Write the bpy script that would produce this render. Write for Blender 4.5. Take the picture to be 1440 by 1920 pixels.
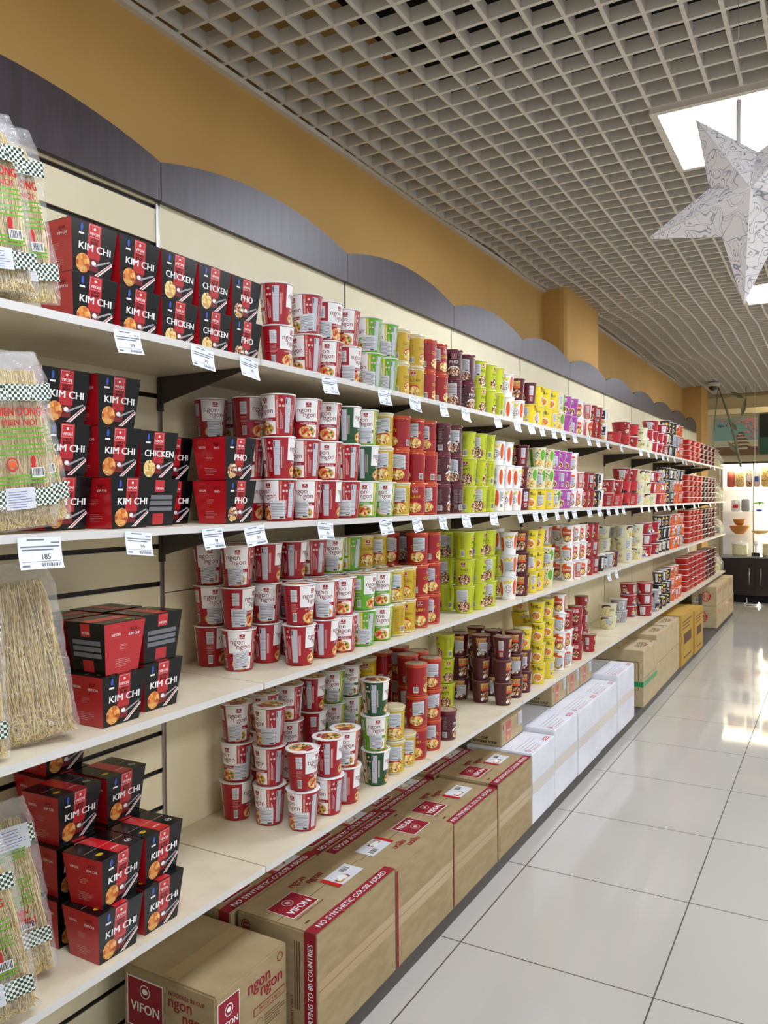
import bpy, bmesh, math, random
from math import sin, cos, pi, radians as R
from mathutils import Vector, Matrix
random.seed(7)
for o in list(bpy.data.objects): bpy.data.objects.remove(o)
scn = bpy.context.scene
COL = scn.collection
# ------------------------------------------------------------------ camera
F_PX, YAW, PITCH, ROLL, CAM_H = 1501.9, .5189, .0156, -.0080, 1.4279
fw = Vector((-sin(YAW)*cos(PITCH), cos(YAW)*cos(PITCH), -sin(PITCH)))
rt = Vector((cos(YAW), sin(YAW), 0)); up = rt.cross(fw)
rt2 = rt*cos(ROLL)+up*sin(ROLL); up2 = -rt*sin(ROLL)+up*cos(ROLL)
cam = bpy.data.cameras.new('camera'); cam.sensor_fit = 'VERTICAL'; cam.sensor_height = 32.0
cam.lens = 32.0*F_PX/1920; cam.clip_start = .05; cam.clip_end = 100
camo = bpy.data.objects.new('camera', cam); COL.objects.link(camo)
mw = Matrix((rt2, up2, -fw)).transposed().to_4x4(); mw.translation = (0, 0, CAM_H); camo.matrix_world = mw
scn.camera = camo
# ------------------------------------------------------------------ colour management, world, lights
vs = scn.view_settings
vs.view_transform = 'Standard'; vs.look = 'None'; vs.gamma = 1; vs.use_curve_mapping = False
vs.exposure = 0.72
PANEL_STRENGTH = 23.0
WORLD_STRENGTH = .38
w = bpy.data.worlds.new('world'); scn.world = w; w.use_nodes = True
w.node_tree.nodes['Background'].inputs[0].default_value = (1, .99, .975, 1)
w.node_tree.nodes['Background'].inputs[1].default_value = WORLD_STRENGTH
def area_light(name, loc, sx, sy, power, col=(1, 1, 1), rot=(0, 0, 0)):
    l = bpy.data.lights.new(name, 'AREA'); l.shape = 'RECTANGLE'; l.size = sx; l.size_y = sy; l.energy = power; l.color = col
    o = bpy.data.objects.new(name, l); o.location = loc; o.rotation_euler = rot; COL.objects.link(o); return o
area_light('store_lamp', (1.9, 1.2, 2.72), .6, 1.6, 36, (.97, .98, 1))
area_light('store_lamp', (1.9, 4.2, 2.72), .6, 1.6, 36, (.97, .98, 1))
area_light('store_lamp', (1.9, 7.4, 2.72), .6, 1.6, 24, (1, .95, .88))
area_light('store_lamp', (1.9, 10.2, 2.72), .6, 1.6, 14, (1, .93, .85))

# ------------------------------------------------------------------ materials
def lin(h):
    h = h.lstrip('#'); c = [int(h[i:i+2], 16)/255 for i in (0, 2, 4)]
    return tuple((x/12.92 if x <= .04045 else ((x+.055)/1.055)**2.4) for x in c)+(1,)
MATS = {}
def mat(name, hexc='808080', rough=.5, metal=0, coat=0, spec=.5, emit=None, estr=0, alpha=1, trans=0, ior=1.45):
    if name in MATS: return MATS[name]
    m = bpy.data.materials.new(name); m.use_nodes = True; b = m.node_tree.nodes['Principled BSDF']
    b.inputs['Base Color'].default_value = lin(hexc); b.inputs['Roughness'].default_value = rough
    b.inputs['Metallic'].default_value = metal; b.inputs['Specular IOR Level'].default_value = spec
    b.inputs['Coat Weight'].default_value = coat; b.inputs['Coat Roughness'].default_value = .12
    b.inputs['Alpha'].default_value = alpha; b.inputs['Transmission Weight'].default_value = trans; b.inputs['IOR'].default_value = ior
    if emit: b.inputs['Emission Color'].default_value = lin(emit); b.inputs['Emission Strength'].default_value = estr
    MATS[name] = m; return m
def nodes(m): return m.node_tree.nodes, m.node_tree.links, m.node_tree.nodes['Principled BSDF']
def coords(m, scale=(1, 1, 1)):
    n, l, b = nodes(m); t = n.new('ShaderNodeTexCoord'); mp = n.new('ShaderNodeMapping'); mp.inputs['Scale'].default_value = scale
    l.new(t.outputs['Object'], mp.inputs[0]); return mp.outputs[0]
def noise_mix(m, c1, c2, scale, stretch=(1, 1, 1), lo=.35, hi=.65, detail=4, bump=0, dist=.002):
    n, l, b = nodes(m); v = coords(m, stretch); t = n.new('ShaderNodeTexNoise'); t.inputs['Scale'].default_value = scale; t.inputs['Detail'].default_value = detail
    l.new(v, t.inputs['Vector']); r = n.new('ShaderNodeValToRGB'); r.color_ramp.elements[0].position = lo; r.color_ramp.elements[1].position = hi
    r.color_ramp.elements[0].color = lin(c1); r.color_ramp.elements[1].color = lin(c2)
    l.new(t.outputs['Fac'], r.inputs[0]); l.new(r.outputs[0], b.inputs['Base Color'])
    if bump:
        bp = n.new('ShaderNodeBump'); bp.inputs['Strength'].default_value = bump; bp.inputs['Distance'].default_value = dist
        l.new(t.outputs['Fac'], bp.inputs['Height']); l.new(bp.outputs[0], b.inputs['Normal'])
    return m
def cells(m, cols, scale, stretch=(1, 1, 1)):
    n, l, b = nodes(m); v = coords(m, stretch); t = n.new('ShaderNodeTexVoronoi'); t.inputs['Scale'].default_value = scale
    l.new(v, t.inputs['Vector']); s = n.new('ShaderNodeSeparateColor'); l.new(t.outputs['Color'], s.inputs[0])
    r = n.new('ShaderNodeValToRGB'); r.color_ramp.interpolation = 'CONSTANT'; e = r.color_ramp.elements
    e[0].position = 0; e[0].color = lin(cols[0]); e[1].position = 1/len(cols); e[1].color = lin(cols[1])
    for i, c in enumerate(cols[2:]): x = e.new((i+2)/len(cols)); x.color = lin(c)
    l.new(s.outputs[0], r.inputs[0]); l.new(r.outputs[0], b.inputs['Base Color']); return m
WH, BK = 'F2F2F0', '141414'
for nm, hx, ro, co in [('white_print', 'EEEDEC', .45, .3), ('black_print', '121214', .35, .4), ('red_print', '9E0F1D', .4, .3), ('dark_red_print', '7C0A18', .4, .4),
    ('bright_red', 'C01820', .35, .5), ('orange_print', 'D8561C', .4, .4), ('salmon_print', 'C9604C', .4, .3), ('green_print', '5FA51E', .4, .3), ('dark_green_print', '124B22', .4, .4),
    ('yellow_print', 'E3C81E', .4, .4), ('gold_print', 'C6A414', .4, .4), ('lime_print', 'BCC614', .4, .35), ('maroon_print', '4A0A18', .35, .4), ('curry_red', '9C0D16', .35, .4),
    ('violet_print', 'A5409A', .4, .4), ('cream_print', 'D8D2A8', .45, .3), ('blue_print', '2350A8', .4, .3), ('grey_print', '9A9AA0', .5, .2), ('pale_text', 'D9B7B4', .5, .1), ('sticker_white', 'D2D5DA', .6, 0),
    ('text_grey', '6E7076', .6, 0), ('kraft_print_red', '8E1124', .6, 0), ('kraft_print_brown', '5A4028', .7, 0), ('tag_white', 'E4ECF6', .5, .2), ('blue_dot', '2B4FB0', .4, .4),
    ('dark_lime_text', '4E5A10', .5, .2), ('dark_yellow_text', '6E5200', .5, .2), ('box_black', '0B0A0D', .25, .22), ('box_red', 'B41820', .28, .4), ('box_red_text', '6E0A12', .4, .3), ('tan_noodle', 'D8A45A', .5, .3),
    ('tray_red', 'B8141A', .5, 0), ('tray_orange', 'B82014', .5, 0), ('tray_maroon', '5E0A14', .5, 0), ('tray_black', '1C1416', .5, 0), ('rim_beige', 'D6CBA4', .35, .5), ('rim_orange', 'C8481C', .35, .5), ('rim_maroon', '6A2030', .35, .5), ('rim_lime', 'CDD268', .35, .5), ('rim_white', 'ECEAE6', .35, .5), ('lid_clear', 'A8907A', .3, .6)]:
    mat(nm, hx, ro, coat=co)
m = mat('food_print', 'C98A3A', .45, coat=.4); cells(m, ['C98A3A', 'B02018', 'E8D8B0', '3E6A1C', 'D8922E', '2C1C14', 'C93A2A', 'E9C46A'], 150)
m = mat('noodle_print', 'E0B860', .45, coat=.4); cells(m, ['E0B860', 'F0D890', 'C88A30', 'E8C870', '8A5A20', 'F4E4B0'], 170)
m = mat('brown_food', 'B08050', .45, coat=.4); cells(m, ['B08050', 'E8D8C0', '6A3A20', 'D8B080', '2C1A12', 'A84020', 'F0E8DC'], 160)
m = mat('kimchi_print', 'D88A3A', .45, coat=.4); cells(m, ['E09A48', 'C86A20', 'F0B870', 'D88A3A', 'A84A14'], 120)
m = mat('shelf_laminate', 'D9CFB4', .42); noise_mix(m, 'D3C8AB', 'DDD4BB', 9)
mat('shelf_edge', 'D2D0CC', .4); mat('bracket_metal', '3A362F', .45, spec=.5); mat('upright_metal', '8C8880', .3, metal=.8)
m = mat('back_panel', 'D8CCA0', .5); noise_mix(m, 'E2D8B4', 'E7DEBC', 5)
mat('groove_dark', '2A2520', .4, metal=.4)
m = mat('fascia_wood', '2E2426', .43, spec=1); noise_mix(m, '241A1E', '3A2E36', 22, (1, 2.2, .25), .3, .7, 6, .12, .001)
m = mat('wall_ochre', 'B08A48', .75); noise_mix(m, 'C49A56', 'CBA15C', 2.2, bump=.05)
mat('cell_white', 'D0CBC0', .5); mat('void_dark', '060608', .9); mat('trim_white', 'CFC8BC', .5)
mat('kick_grey', '4A4642', .5); mat('steel', 'B8B8BC', .3, metal=.9)
m = mat('kraft', 'A58A62', .75); noise_mix(m, '9A8660', 'A6926C', 14, (1, 1, 3), bump=.05)
m = mat('kraft_light', 'B8A680', .75); noise_mix(m, 'B2A07A', 'BEAC88', 14, bump=.05)
m = mat('white_carton', 'DADCE4', .6); noise_mix(m, 'D4D6DF', 'E0E2E8', 8)
m = mat('yellow_carton', 'B8923C', .7); mat('tape', 'AE9468', .3, coat=.5); mat('tape_white', 'CFC9C0', .35, coat=.3); mat('green_tape', '1E8A4A', .35)
mat('dark_cabinet', '1C1210', .4, coat=.2); mat('glass', 'F4FAF8', .05, alpha=.22, coat=.3); mat('counter_grey', '8E8E8C', .4)
mat('warm_lamp', 'FFF4D0', .5, emit='FFEFC8', estr=8); mat('cream_wall', 'D8C9A0', .7); mat('beige_beam', '9A8864', .6); mat('dark_brown', '3A2612', .6)
mat('diffuser', 'FFFFFF', .4, emit='ECF1FF', estr=PANEL_STRENGTH); mat('camera_white', 'C4C0B8', .4); mat('smoke_dome', '0C0C0E', .08, coat=1)
mat('leaf_green', '76795A', .5); mat('wooden_bowl', 'B87838', .45); mat('pale_wood', 'D8B070', .5)
mat('film_clear', 'FFFFFF', .1, alpha=.16, coat=1, spec=1); mat('bag_clear', 'F6F6F0', .1, alpha=.25, coat=1, spec=.9)
m = mat('glass_noodle', 'EDD588', .35, coat=.3, spec=.6)
m = mat('glass_noodle_dark', 'C8A048', .35, coat=.3, spec=.6)
m = MATS['film_clear']; n, l, b = nodes(m); v = coords(m); t = n.new('ShaderNodeTexNoise'); t.inputs['Scale'].default_value = 34; t.inputs['Detail'].default_value = 2; t.inputs['Distortion'].default_value = 1.5; l.new(v, t.inputs['Vector'])
bp = n.new('ShaderNodeBump'); bp.inputs['Strength'].default_value = 1; bp.inputs['Distance'].default_value = .012; l.new(t.outputs['Fac'], bp.inputs['Height']); l.new(bp.outputs[0], b.inputs['Normal']); l.new(bp.outputs[0], b.inputs['Coat Normal'])
# checker print on the noodle bags
m = mat('checker_print', 'FFFFFF', .35, coat=.6); n, l, b = nodes(m); v = coords(m); t = n.new('ShaderNodeTexChecker'); t.inputs['Scale'].default_value = 190
t.inputs['Color1'].default_value = lin('0E3A22'); t.inputs['Color2'].default_value = lin('E8ECE4'); l.new(v, t.inputs[0]); l.new(t.outputs[0], b.inputs['Base Color'])
# barcode, fine print: stripes
def stripes(name, c1, c2, scale, axis, rough=.5):
    m = mat(name, c1, rough); n, l, b = nodes(m); v = coords(m); t = n.new('ShaderNodeTexWave'); t.bands_direction = axis; t.inputs['Scale'].default_value = scale
    t.inputs['Distortion'].default_value = 0; l.new(v, t.inputs[0]); r = n.new('ShaderNodeValToRGB'); r.color_ramp.elements[0].position = .3; r.color_ramp.elements[1].position = .5
    r.color_ramp.elements[0].color = lin(c1); r.color_ramp.elements[1].color = lin(c2); l.new(t.outputs['Fac'], r.inputs[0]); l.new(r.outputs[0], b.inputs['Base Color']); return m
stripes('fine_print', '8C9098', 'D3D6DC', 75, 'Z'); stripes('table_print', 'A2A4AE', 'CFD1DA', 110, 'Z')
MATS['box_black'].node_tree.nodes['Principled BSDF'].inputs['Specular IOR Level'].default_value = .3
# tiled floor
m = mat('floor_tile', 'C4C0B2', .07, spec=.6); n, l, b = nodes(m)
tc = n.new('ShaderNodeTexCoord'); mp = n.new('ShaderNodeMapping'); l.new(tc.outputs['Object'], mp.inputs[0])
mp.inputs['Location'].default_value = (1.0646, -2.3409, 0)
sp = n.new('ShaderNodeSeparateXYZ'); l.new(mp.outputs[0], sp.inputs[0])
def mth(op, a, bb=None):
    x = n.new('ShaderNodeMath'); x.operation = op
    for i, q in enumerate((a, bb)):
        if q is None: continue
        if isinstance(q, (int, float)): x.inputs[i].default_value = q
        else: l.new(q, x.inputs[i])
    return x.outputs[0]
def line(sock, size):
    f = mth('FRACT', mth('DIVIDE', sock, size)); e = mth('MINIMUM', f, mth('SUBTRACT', 1, f)); return mth('LESS_THAN', e, .0038)
g = mth('MAXIMUM', line(sp.outputs[0], .6), line(sp.outputs[1], .6153))
nz = n.new('ShaderNodeTexNoise'); nz.inputs['Scale'].default_value = 1.3; l.new(tc.outputs['Object'], nz.inputs['Vector'])
rp = n.new('ShaderNodeValToRGB'); rp.color_ramp.elements[0].color = lin('AEACA4'); rp.color_ramp.elements[1].color = lin('BCBAB3'); l.new(nz.outputs['Fac'], rp.inputs[0])
mx = n.new('ShaderNodeMixRGB'); l.new(g, mx.inputs[0]); l.new(rp.outputs[0], mx.inputs[1]); mx.inputs[2].default_value = lin('3A342D'); l.new(mx.outputs[0], b.inputs['Base Color'])
l.new(mth('ADD', mth('MULTIPLY', g, .5), .055), b.inputs['Roughness'])
# perforated paper of the star
m = mat('star_paper', 'E2DEDC', .7); n, l, b = nodes(m); v = coords(m); nz = n.new('ShaderNodeTexNoise'); nz.inputs['Scale'].default_value = 30; l.new(v, nz.inputs['Vector'])
mxv = n.new('ShaderNodeMixRGB'); mxv.inputs[0].default_value = .030; l.new(v, mxv.inputs[1]); l.new(nz.outputs['Color'], mxv.inputs[2])
nb = n.new('ShaderNodeTexNoise'); nb.inputs['Scale'].default_value = 27; nb.inputs['Detail'].default_value = 0; nb.inputs['Distortion'].default_value = 1.0; l.new(v, nb.inputs['Vector'])
rr = n.new('ShaderNodeValToRGB'); e = rr.color_ramp.elements; e[0].position = .425; e[0].color = lin('E6E3E2'); e[1].position = .44; e[1].color = lin('9599A2')
for p, c in ((.465, '9599A2'), (.48, 'E6E3E2'), (.585, 'E6E3E2'), (.60, 'A2A5AD'), (.615, 'A2A5AD'), (.63, 'E6E3E2')): x = e.new(p); x.color = lin(c)
l.new(nb.outputs['Fac'], rr.inputs[0])
vo = n.new('ShaderNodeTexVoronoi'); vo.inputs['Scale'].default_value = 26; l.new(v, vo.inputs['Vector'])
r2 = n.new('ShaderNodeValToRGB'); e = r2.color_ramp.elements; e[0].position = .06; e[0].color = (0, 0, 0, 1); e[1].position = .07; e[1].color = (1, 1, 1, 1)
r3 = n.new('ShaderNodeValToRGB'); e = r3.color_ramp.elements; e[0].position = .15; e[0].color = (1, 1, 1, 1); e[1].position = .17; e[1].color = (0, 0, 0, 1)
l.new(vo.outputs['Distance'], r2.inputs[0]); l.new(vo.outputs['Distance'], r3.inputs[0])
q1 = n.new('ShaderNodeMixRGB'); l.new(r3.outputs[0], q1.inputs[0]); l.new(rr.outputs[0], q1.inputs[1]); q1.inputs[2].default_value = lin('EAE8E6')
q2 = n.new('ShaderNodeMixRGB'); l.new(r2.outputs[0], q2.inputs[0]); q2.inputs[1].default_value = lin('5A4A42'); l.new(q1.outputs[0], q2.inputs[2]); l.new(q2.outputs[0], b.inputs['Base Color'])
b.inputs['Subsurface Weight'].default_value = 0

# ------------------------------------------------------------------ mesh builder
TXT = {}
def text2d(s, bold=0, res=2, shear=0):
    k = (s, bold, res, shear)
    if k in TXT: return TXT[k]
    c = bpy.data.curves.new('t', 'FONT'); c.body = s; c.align_x = 'CENTER'; c.align_y = 'CENTER'; c.resolution_u = res; c.offset = bold; c.size = 1; c.shear = shear
    o = bpy.data.objects.new('t', c); COL.objects.link(o); dg = bpy.context.evaluated_depsgraph_get(); me = o.evaluated_get(dg).to_mesh()
    vs_ = [(v.co.x, v.co.y) for v in me.vertices]; fs = [tuple(p.vertices) for p in me.polygons]
    if vs_:
        ys = [v[1] for v in vs_]; xs = [v[0] for v in vs_]; my = (min(ys)+max(ys))/2; mxx = (min(xs)+max(xs))/2
        vs_ = [(a-mxx, b_-my) for a, b_ in vs_]
    o.evaluated_get(dg).to_mesh_clear(); bpy.data.objects.remove(o); bpy.data.curves.remove(c)
    TXT[k] = (vs_, fs); return TXT[k]
curved = [False]
class MB:
    def __init__(s): s.v = []; s.f = []; s.m = []; s.sm = []; s.mats = []
    def mi(s, name):
        if name not in s.mats: s.mats.append(name)
        return s.mats.index(name)
    def add(s, vs_, fs, m, smooth=False):
        o = len(s.v); s.v += [tuple(x) for x in vs_]; k = s.mi(m)
        for f in fs: s.f.append(tuple(i+o for i in f)); s.m.append(k); s.sm.append(smooth)
    def box(s, x0, x1, y0, y1, z0, z1, m):
        s.add([(x, y, z) for z in (z0, z1) for y in (y0, y1) for x in (x0, x1)],
              [(0, 2, 3, 1), (4, 5, 7, 6), (0, 1, 5, 4), (2, 6, 7, 3), (0, 4, 6, 2), (1, 3, 7, 5)], m)
    def prism(s, poly, axis, a0, a1, m):
        n_ = len(poly)
        def p(q, a): return {'x': (a, q[0], q[1]), 'y': (q[0], a, q[1]), 'z': (q[0], q[1], a)}[axis]
        vs_ = [p(q, a0) for q in poly]+[p(q, a1) for q in poly]
        s.add(vs_, [tuple(range(n_-1, -1, -1)), tuple(range(n_, 2*n_))]+[(i, (i+1) % n_, (i+1) % n_+n_, i+n_) for i in range(n_)], m)
    def lathe(s, prof, mats_, seg=28, c=(0, 0, 0), smooth=True):   # prof: (r,z) list; mats_: one name or one per span
        for i in range(len(prof)-1):
            mm = mats_ if isinstance(mats_, str) else mats_[i]
            (r0, z0), (r1, z1) = prof[i], prof[i+1]; vs_ = []; fs = []
            for k in range(seg):
                a = 2*pi*k/seg; vs_ += [(c[0]+r0*cos(a), c[1]+r0*sin(a), c[2]+z0), (c[0]+r1*cos(a), c[1]+r1*sin(a), c[2]+z1)]
            for k in range(seg):
                a, b_ = 2*k, 2*((k+1) % seg); fs.append((a, b_, b_+1, a+1))
            s.add(vs_, fs, mm, smooth)
    def disc(s, r, z, m, seg=28, c=(0, 0)):
        s.add([(c[0]+r*cos(2*pi*k/seg), c[1]+r*sin(2*pi*k/seg), z) for k in range(seg)], [tuple(range(seg))], m)
    def tube(s, pts, r, m, seg=6, cap=True):
        pts = [Vector(p) for p in pts]; vs_ = []; fs = []
        for i, p in enumerate(pts):
            t = (pts[min(i+1, len(pts)-1)]-pts[max(i-1, 0)]).normalized(); a = t.orthogonal().normalized() if i == 0 else (a-t*a.dot(t)).normalized(); b_ = t.cross(a)
            rr_ = r[i] if isinstance(r, (list, tuple)) else r
            vs_ += [p+(a*cos(2*pi*k/seg)+b_*sin(2*pi*k/seg))*rr_ for k in range(seg)]
        for i in range(len(pts)-1):
            for k in range(seg): fs.append((i*seg+k, i*seg+(k+1) % seg, (i+1)*seg+(k+1) % seg, (i+1)*seg+k))
        if cap: fs.append(tuple(range(seg-1, -1, -1))); fs.append(tuple(range((len(pts)-1)*seg, len(pts)*seg)))
        s.add(vs_, fs, m, True)
    # printed areas on a surface S(u, v, offset)
    def patch(s, S, u0, u1, v0, v1, m, o=.0003, nu=1, nv=1, skew=0):
        if nu > 1 or curved[0]: nu = max(1, int(math.ceil(abs(u1-u0)/.0045)))
        vs_ = [S(u0+(u1-u0)*i/nu, v0+(v1-v0)*j/nv+skew*(i/nu-.5), o) for j in range(nv+1) for i in range(nu+1)]
        s.add(vs_, [(j*(nu+1)+i, j*(nu+1)+i+1, (j+1)*(nu+1)+i+1, (j+1)*(nu+1)+i) for j in range(nv) for i in range(nu)], m)
    def oval(s, S, cu, cv, ru, rv, m, o=.0005, seg=16, a0=0, a1=2*pi):
        n_ = max(1, int(math.ceil(ru/.0055))) if curved[0] else 1
        vs_ = [S(cu, cv, o)]
        for j in range(1, n_+1): vs_ += [S(cu+ru*j/n_*cos(a0+(a1-a0)*k/seg), cv+rv*j/n_*sin(a0+(a1-a0)*k/seg), o) for k in range(seg+1)]
        fs = [(0, k, k+1) for k in range(1, seg+1)]; q = seg+1
        for j in range(1, n_): fs += [(1+(j-1)*q+k, 1+j*q+k, 1+j*q+k+1, 1+(j-1)*q+k+1) for k in range(seg)]
        s.add(vs_, fs, m)
    def ring(s, S, cu, cv, r0, r1, m, o=.0006, seg=20):
        vs_ = []
        for k in range(seg): a = 2*pi*k/seg; vs_ += [S(cu+r0*cos(a), cv+r0*sin(a), o), S(cu+r1*cos(a), cv+r1*sin(a), o)]
        s.add(vs_, [(2*k, 2*k+1, (2*k+3) % (2*seg), (2*k+2) % (2*seg)) for k in range(seg)], m)
    def text(s, S, t, cu, cv, size, m, o=.0007, bold=0, wx=1, res=2, vert=False, shear=0, flip=False):
        vs_, fs = text2d(t, 0, res, shear)
        for dx in ((-.5, .5) if bold > .012 else (0,)): s._text(S, vs_, fs, cu, cv, size, m, o+.00004*(dx > 0), wx, vert, flip, dx*min(bold, .045)*size*1.5)
    def _text(s, S, vs_, fs, cu, cv, size, m, o, wx, vert, flip, dx):
        q = []
        for a, b_ in vs_:
            a = a*size*wx+dx; b_ *= size
            if flip: a, b_ = -a, -b_
            if vert: a, b_ = -b_, a
            q.append(S(cu+a, cv+b_, o))
        s.add(q, fs, m)
    def mesh(s, name):
        me = bpy.data.meshes.new(name); me.from_pydata(s.v, [], s.f); me.update()
        for x in s.mats: me.materials.append(MATS[x])
        me.polygons.foreach_set('material_index', s.m); me.polygons.foreach_set('use_smooth', s.sm); me.update(); return me
    def build(s, name, parent=None, loc=None):
        o = bpy.data.objects.new(name, s.mesh(name)); COL.objects.link(o)
        if parent: o.parent = parent
        if loc: o.location = loc
        return o
def plane(O, U, V):
    O, U, V = Vector(O), Vector(U), Vector(V); N = U.cross(V)
    return lambda u, v, o: O+U*u+V*v+N*o
def cone(rb, rt_, H, rm=None):
    rm = rm or (rb+rt_)/2
    def S(u, v, o): r = rb+(rt_-rb)*v/H+o; a = u/rm; return (r*cos(a), r*sin(a), v)
    return S
def thing(name, label, cat, loc=(0, 0, 0), rz=0, group=None):
    o = bpy.data.objects.new(name, None); COL.objects.link(o); o.empty_display_size = .05
    o.location = loc; o.rotation_euler = (0, 0, rz); o['label'] = label; o['category'] = cat
    if group: o['group'] = group
    return o
def tag(o, label, cat, group=None, kind=None):
    o['label'] = label; o['category'] = cat
    if group: o['group'] = group
    if kind: o['kind'] = kind
    return o
def struct(mb, name): o = mb.build(name); o['kind'] = 'structure'; return o

# ------------------------------------------------------------------ setting
XF, XB, XW = -1.339, -1.715, -1.735            # shelf front, back panel, wall
Y0, YB = 1.691, 1.702                          # shelf seam, upright line (one metre pitch)
SHELF_SCALE = .905                              # bays are 90.5 cm: the shelving is laid out in bay units, then scaled about the eye point
SZ = {1: 1.8035, 2: 1.3687, 3: .9407, 4: .4464}
ZC = 2.814
mb = MB(); mb.box(-4.5, 4.2, -2, 16, -.1, 0, 'floor_tile'); struct(mb, 'floor')
mb = MB(); mb.box(XW-.15, XW, -2, 11.2, 0, 3.45, 'wall_ochre')
mb.box(XW-.01, -1.517, 10.66, 11.2, 0, 3.4, 'wall_ochre')
pc = [(XW-.01, 5.2), (-1.62, 5.2), (-1.594, 5.207), (-1.578, 5.225), (-1.573, 5.25), (-1.573, 5.98), (-1.578, 6.005), (-1.594, 6.023), (-1.62, 6.03), (XW-.01, 6.03)]
mb.prism([(a, b_) for a, b_ in pc], 'z', 0, 3.4, 'wall_ochre'); struct(mb, 'wall_left')
# open-cell ceiling: every cell rim, sagging a little at the joints of its 60 cm trays
def hsh(i, j): return ((i*73856093 ^ j*19349663) % 997)/997-.5
def sag(x, y):
    u, v = (x-XW)/.6, y/.6; i, j = int(math.floor(u)), int(math.floor(v)); a, b_ = u-i, v-j
    h = lambda p, q: min(.05, .008+.0036*max(0, q))*hsh(p+7, q+31)
    return (h(i, j)*(1-a)+h(i+1, j)*a)*(1-b_)+(h(i, j+1)*(1-a)+h(i+1, j+1)*a)*b_
LIGHTS = [(-.6, 2.99), (-.6, 5.72), (-.6, 8.42), (-.6, .2)]
def in_light(x, y): return any(lx+.004 < x < lx+.596 and ly+.004 < y < ly+.596 for lx, ly in LIGHTS)
def on_pillar(x, y): return (x < -1.57 and 5.2 < y < 6.03) or (x < -1.515 and y > 10.66)
mb = MB(); t_, h_ = .0062, .042
xs = [XW+.015+.1*i for i in range(0, 44)]; ys = [-.51+.1*j for j in range(0, 122)]
xs = [(-.6-1.2+.1*i)+.005 for i in range(0, 44)]; xs = [x for x in xs if x > XW+.01]
off = 2.99-round((2.99+.51)/.1)*.1; ys = [off+.1*j for j in range(0, 122) if off+.1*j < 11.62]
ya_, yb_ = ys[0], ys[-1]
def strip(x0, y0, x1, y1, w_):
    z0, z1 = ZC+sag(x0, y0), ZC+sag(x1, y1)
    dx, dy = (w_, 0) if abs(x0-x1) < 1e-6 else (0, w_)
    v = [(x0-dx, y0-dy, z0), (x0+dx, y0+dy, z0), (x1+dx, y1+dy, z1), (x1-dx, y1-dy, z1)]; v += [(a, b_, c+h_) for a, b_, c in v]
    mb.add(v, [(0, 1, 2, 3), (4, 7, 6, 5), (0, 4, 5, 1), (1, 5, 6, 2), (2, 6, 7, 3), (3, 7, 4, 0)], 'cell_white')
for x in xs:
    for j in range(len(ys)-1):
        c = (x, (ys[j]+ys[j+1])/2)
        if not in_light(*c) and not on_pillar(*c): strip(x, ys[j], x, ys[j+1], t_)
for y in ys:
    e = [XW]+xs
    for i in range(len(e)-1):
        c = ((e[i]+e[i+1])/2, y)
        if not in_light(*c) and not on_pillar(*c): strip(e[i], y, e[i+1], y, t_)
struct(mb, 'ceiling')
mb = MB(); mb.box(XW-.15, 4.2, -2, 12.3, 3.4, 3.5, 'void_dark'); struct(mb, 'ceiling_slab').name = 'ceiling_slab'
mb = MB(); mb.box(XW, XW+.022, -.5, 5.2, ZC-.012, ZC+.004, 'trim_white'); mb.box(XW, XW+.022, 6.03, 10.66, ZC-.012, ZC+.004, 'trim_white'); struct(mb, 'trim_1')
# lights in the ceiling
for i, (lx, ly) in enumerate(LIGHTS):
    lab = ['square ceiling light panel nearest, glaring behind the hanging star', 'small bright square ceiling light beside the lower star point', 'far ceiling light panel cut off at the right edge', 'square ceiling light panel overhead behind the viewer'][i]
    t = thing('ceiling_light', lab, 'light', (lx+.3, ly+.3, ZC-.01), 0)
    f = MB()
    for a, b_, c, d in ((-.3, .3, -.3, -.275), (-.3, .3, .275, .3), (-.3, -.275, -.275, .275), (.275, .3, -.275, .275)): f.box(a, b_, c, d, -.004, .03, 'trim_white')
    f.box(-.3, .3, -.3, .3, .03, .09, 'trim_white'); f.build('light_frame', t)
    d = MB(); d.box(-.275, .275, -.275, .275, .006, .014, 'diffuser'); d.build('diffuser', t)

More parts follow.
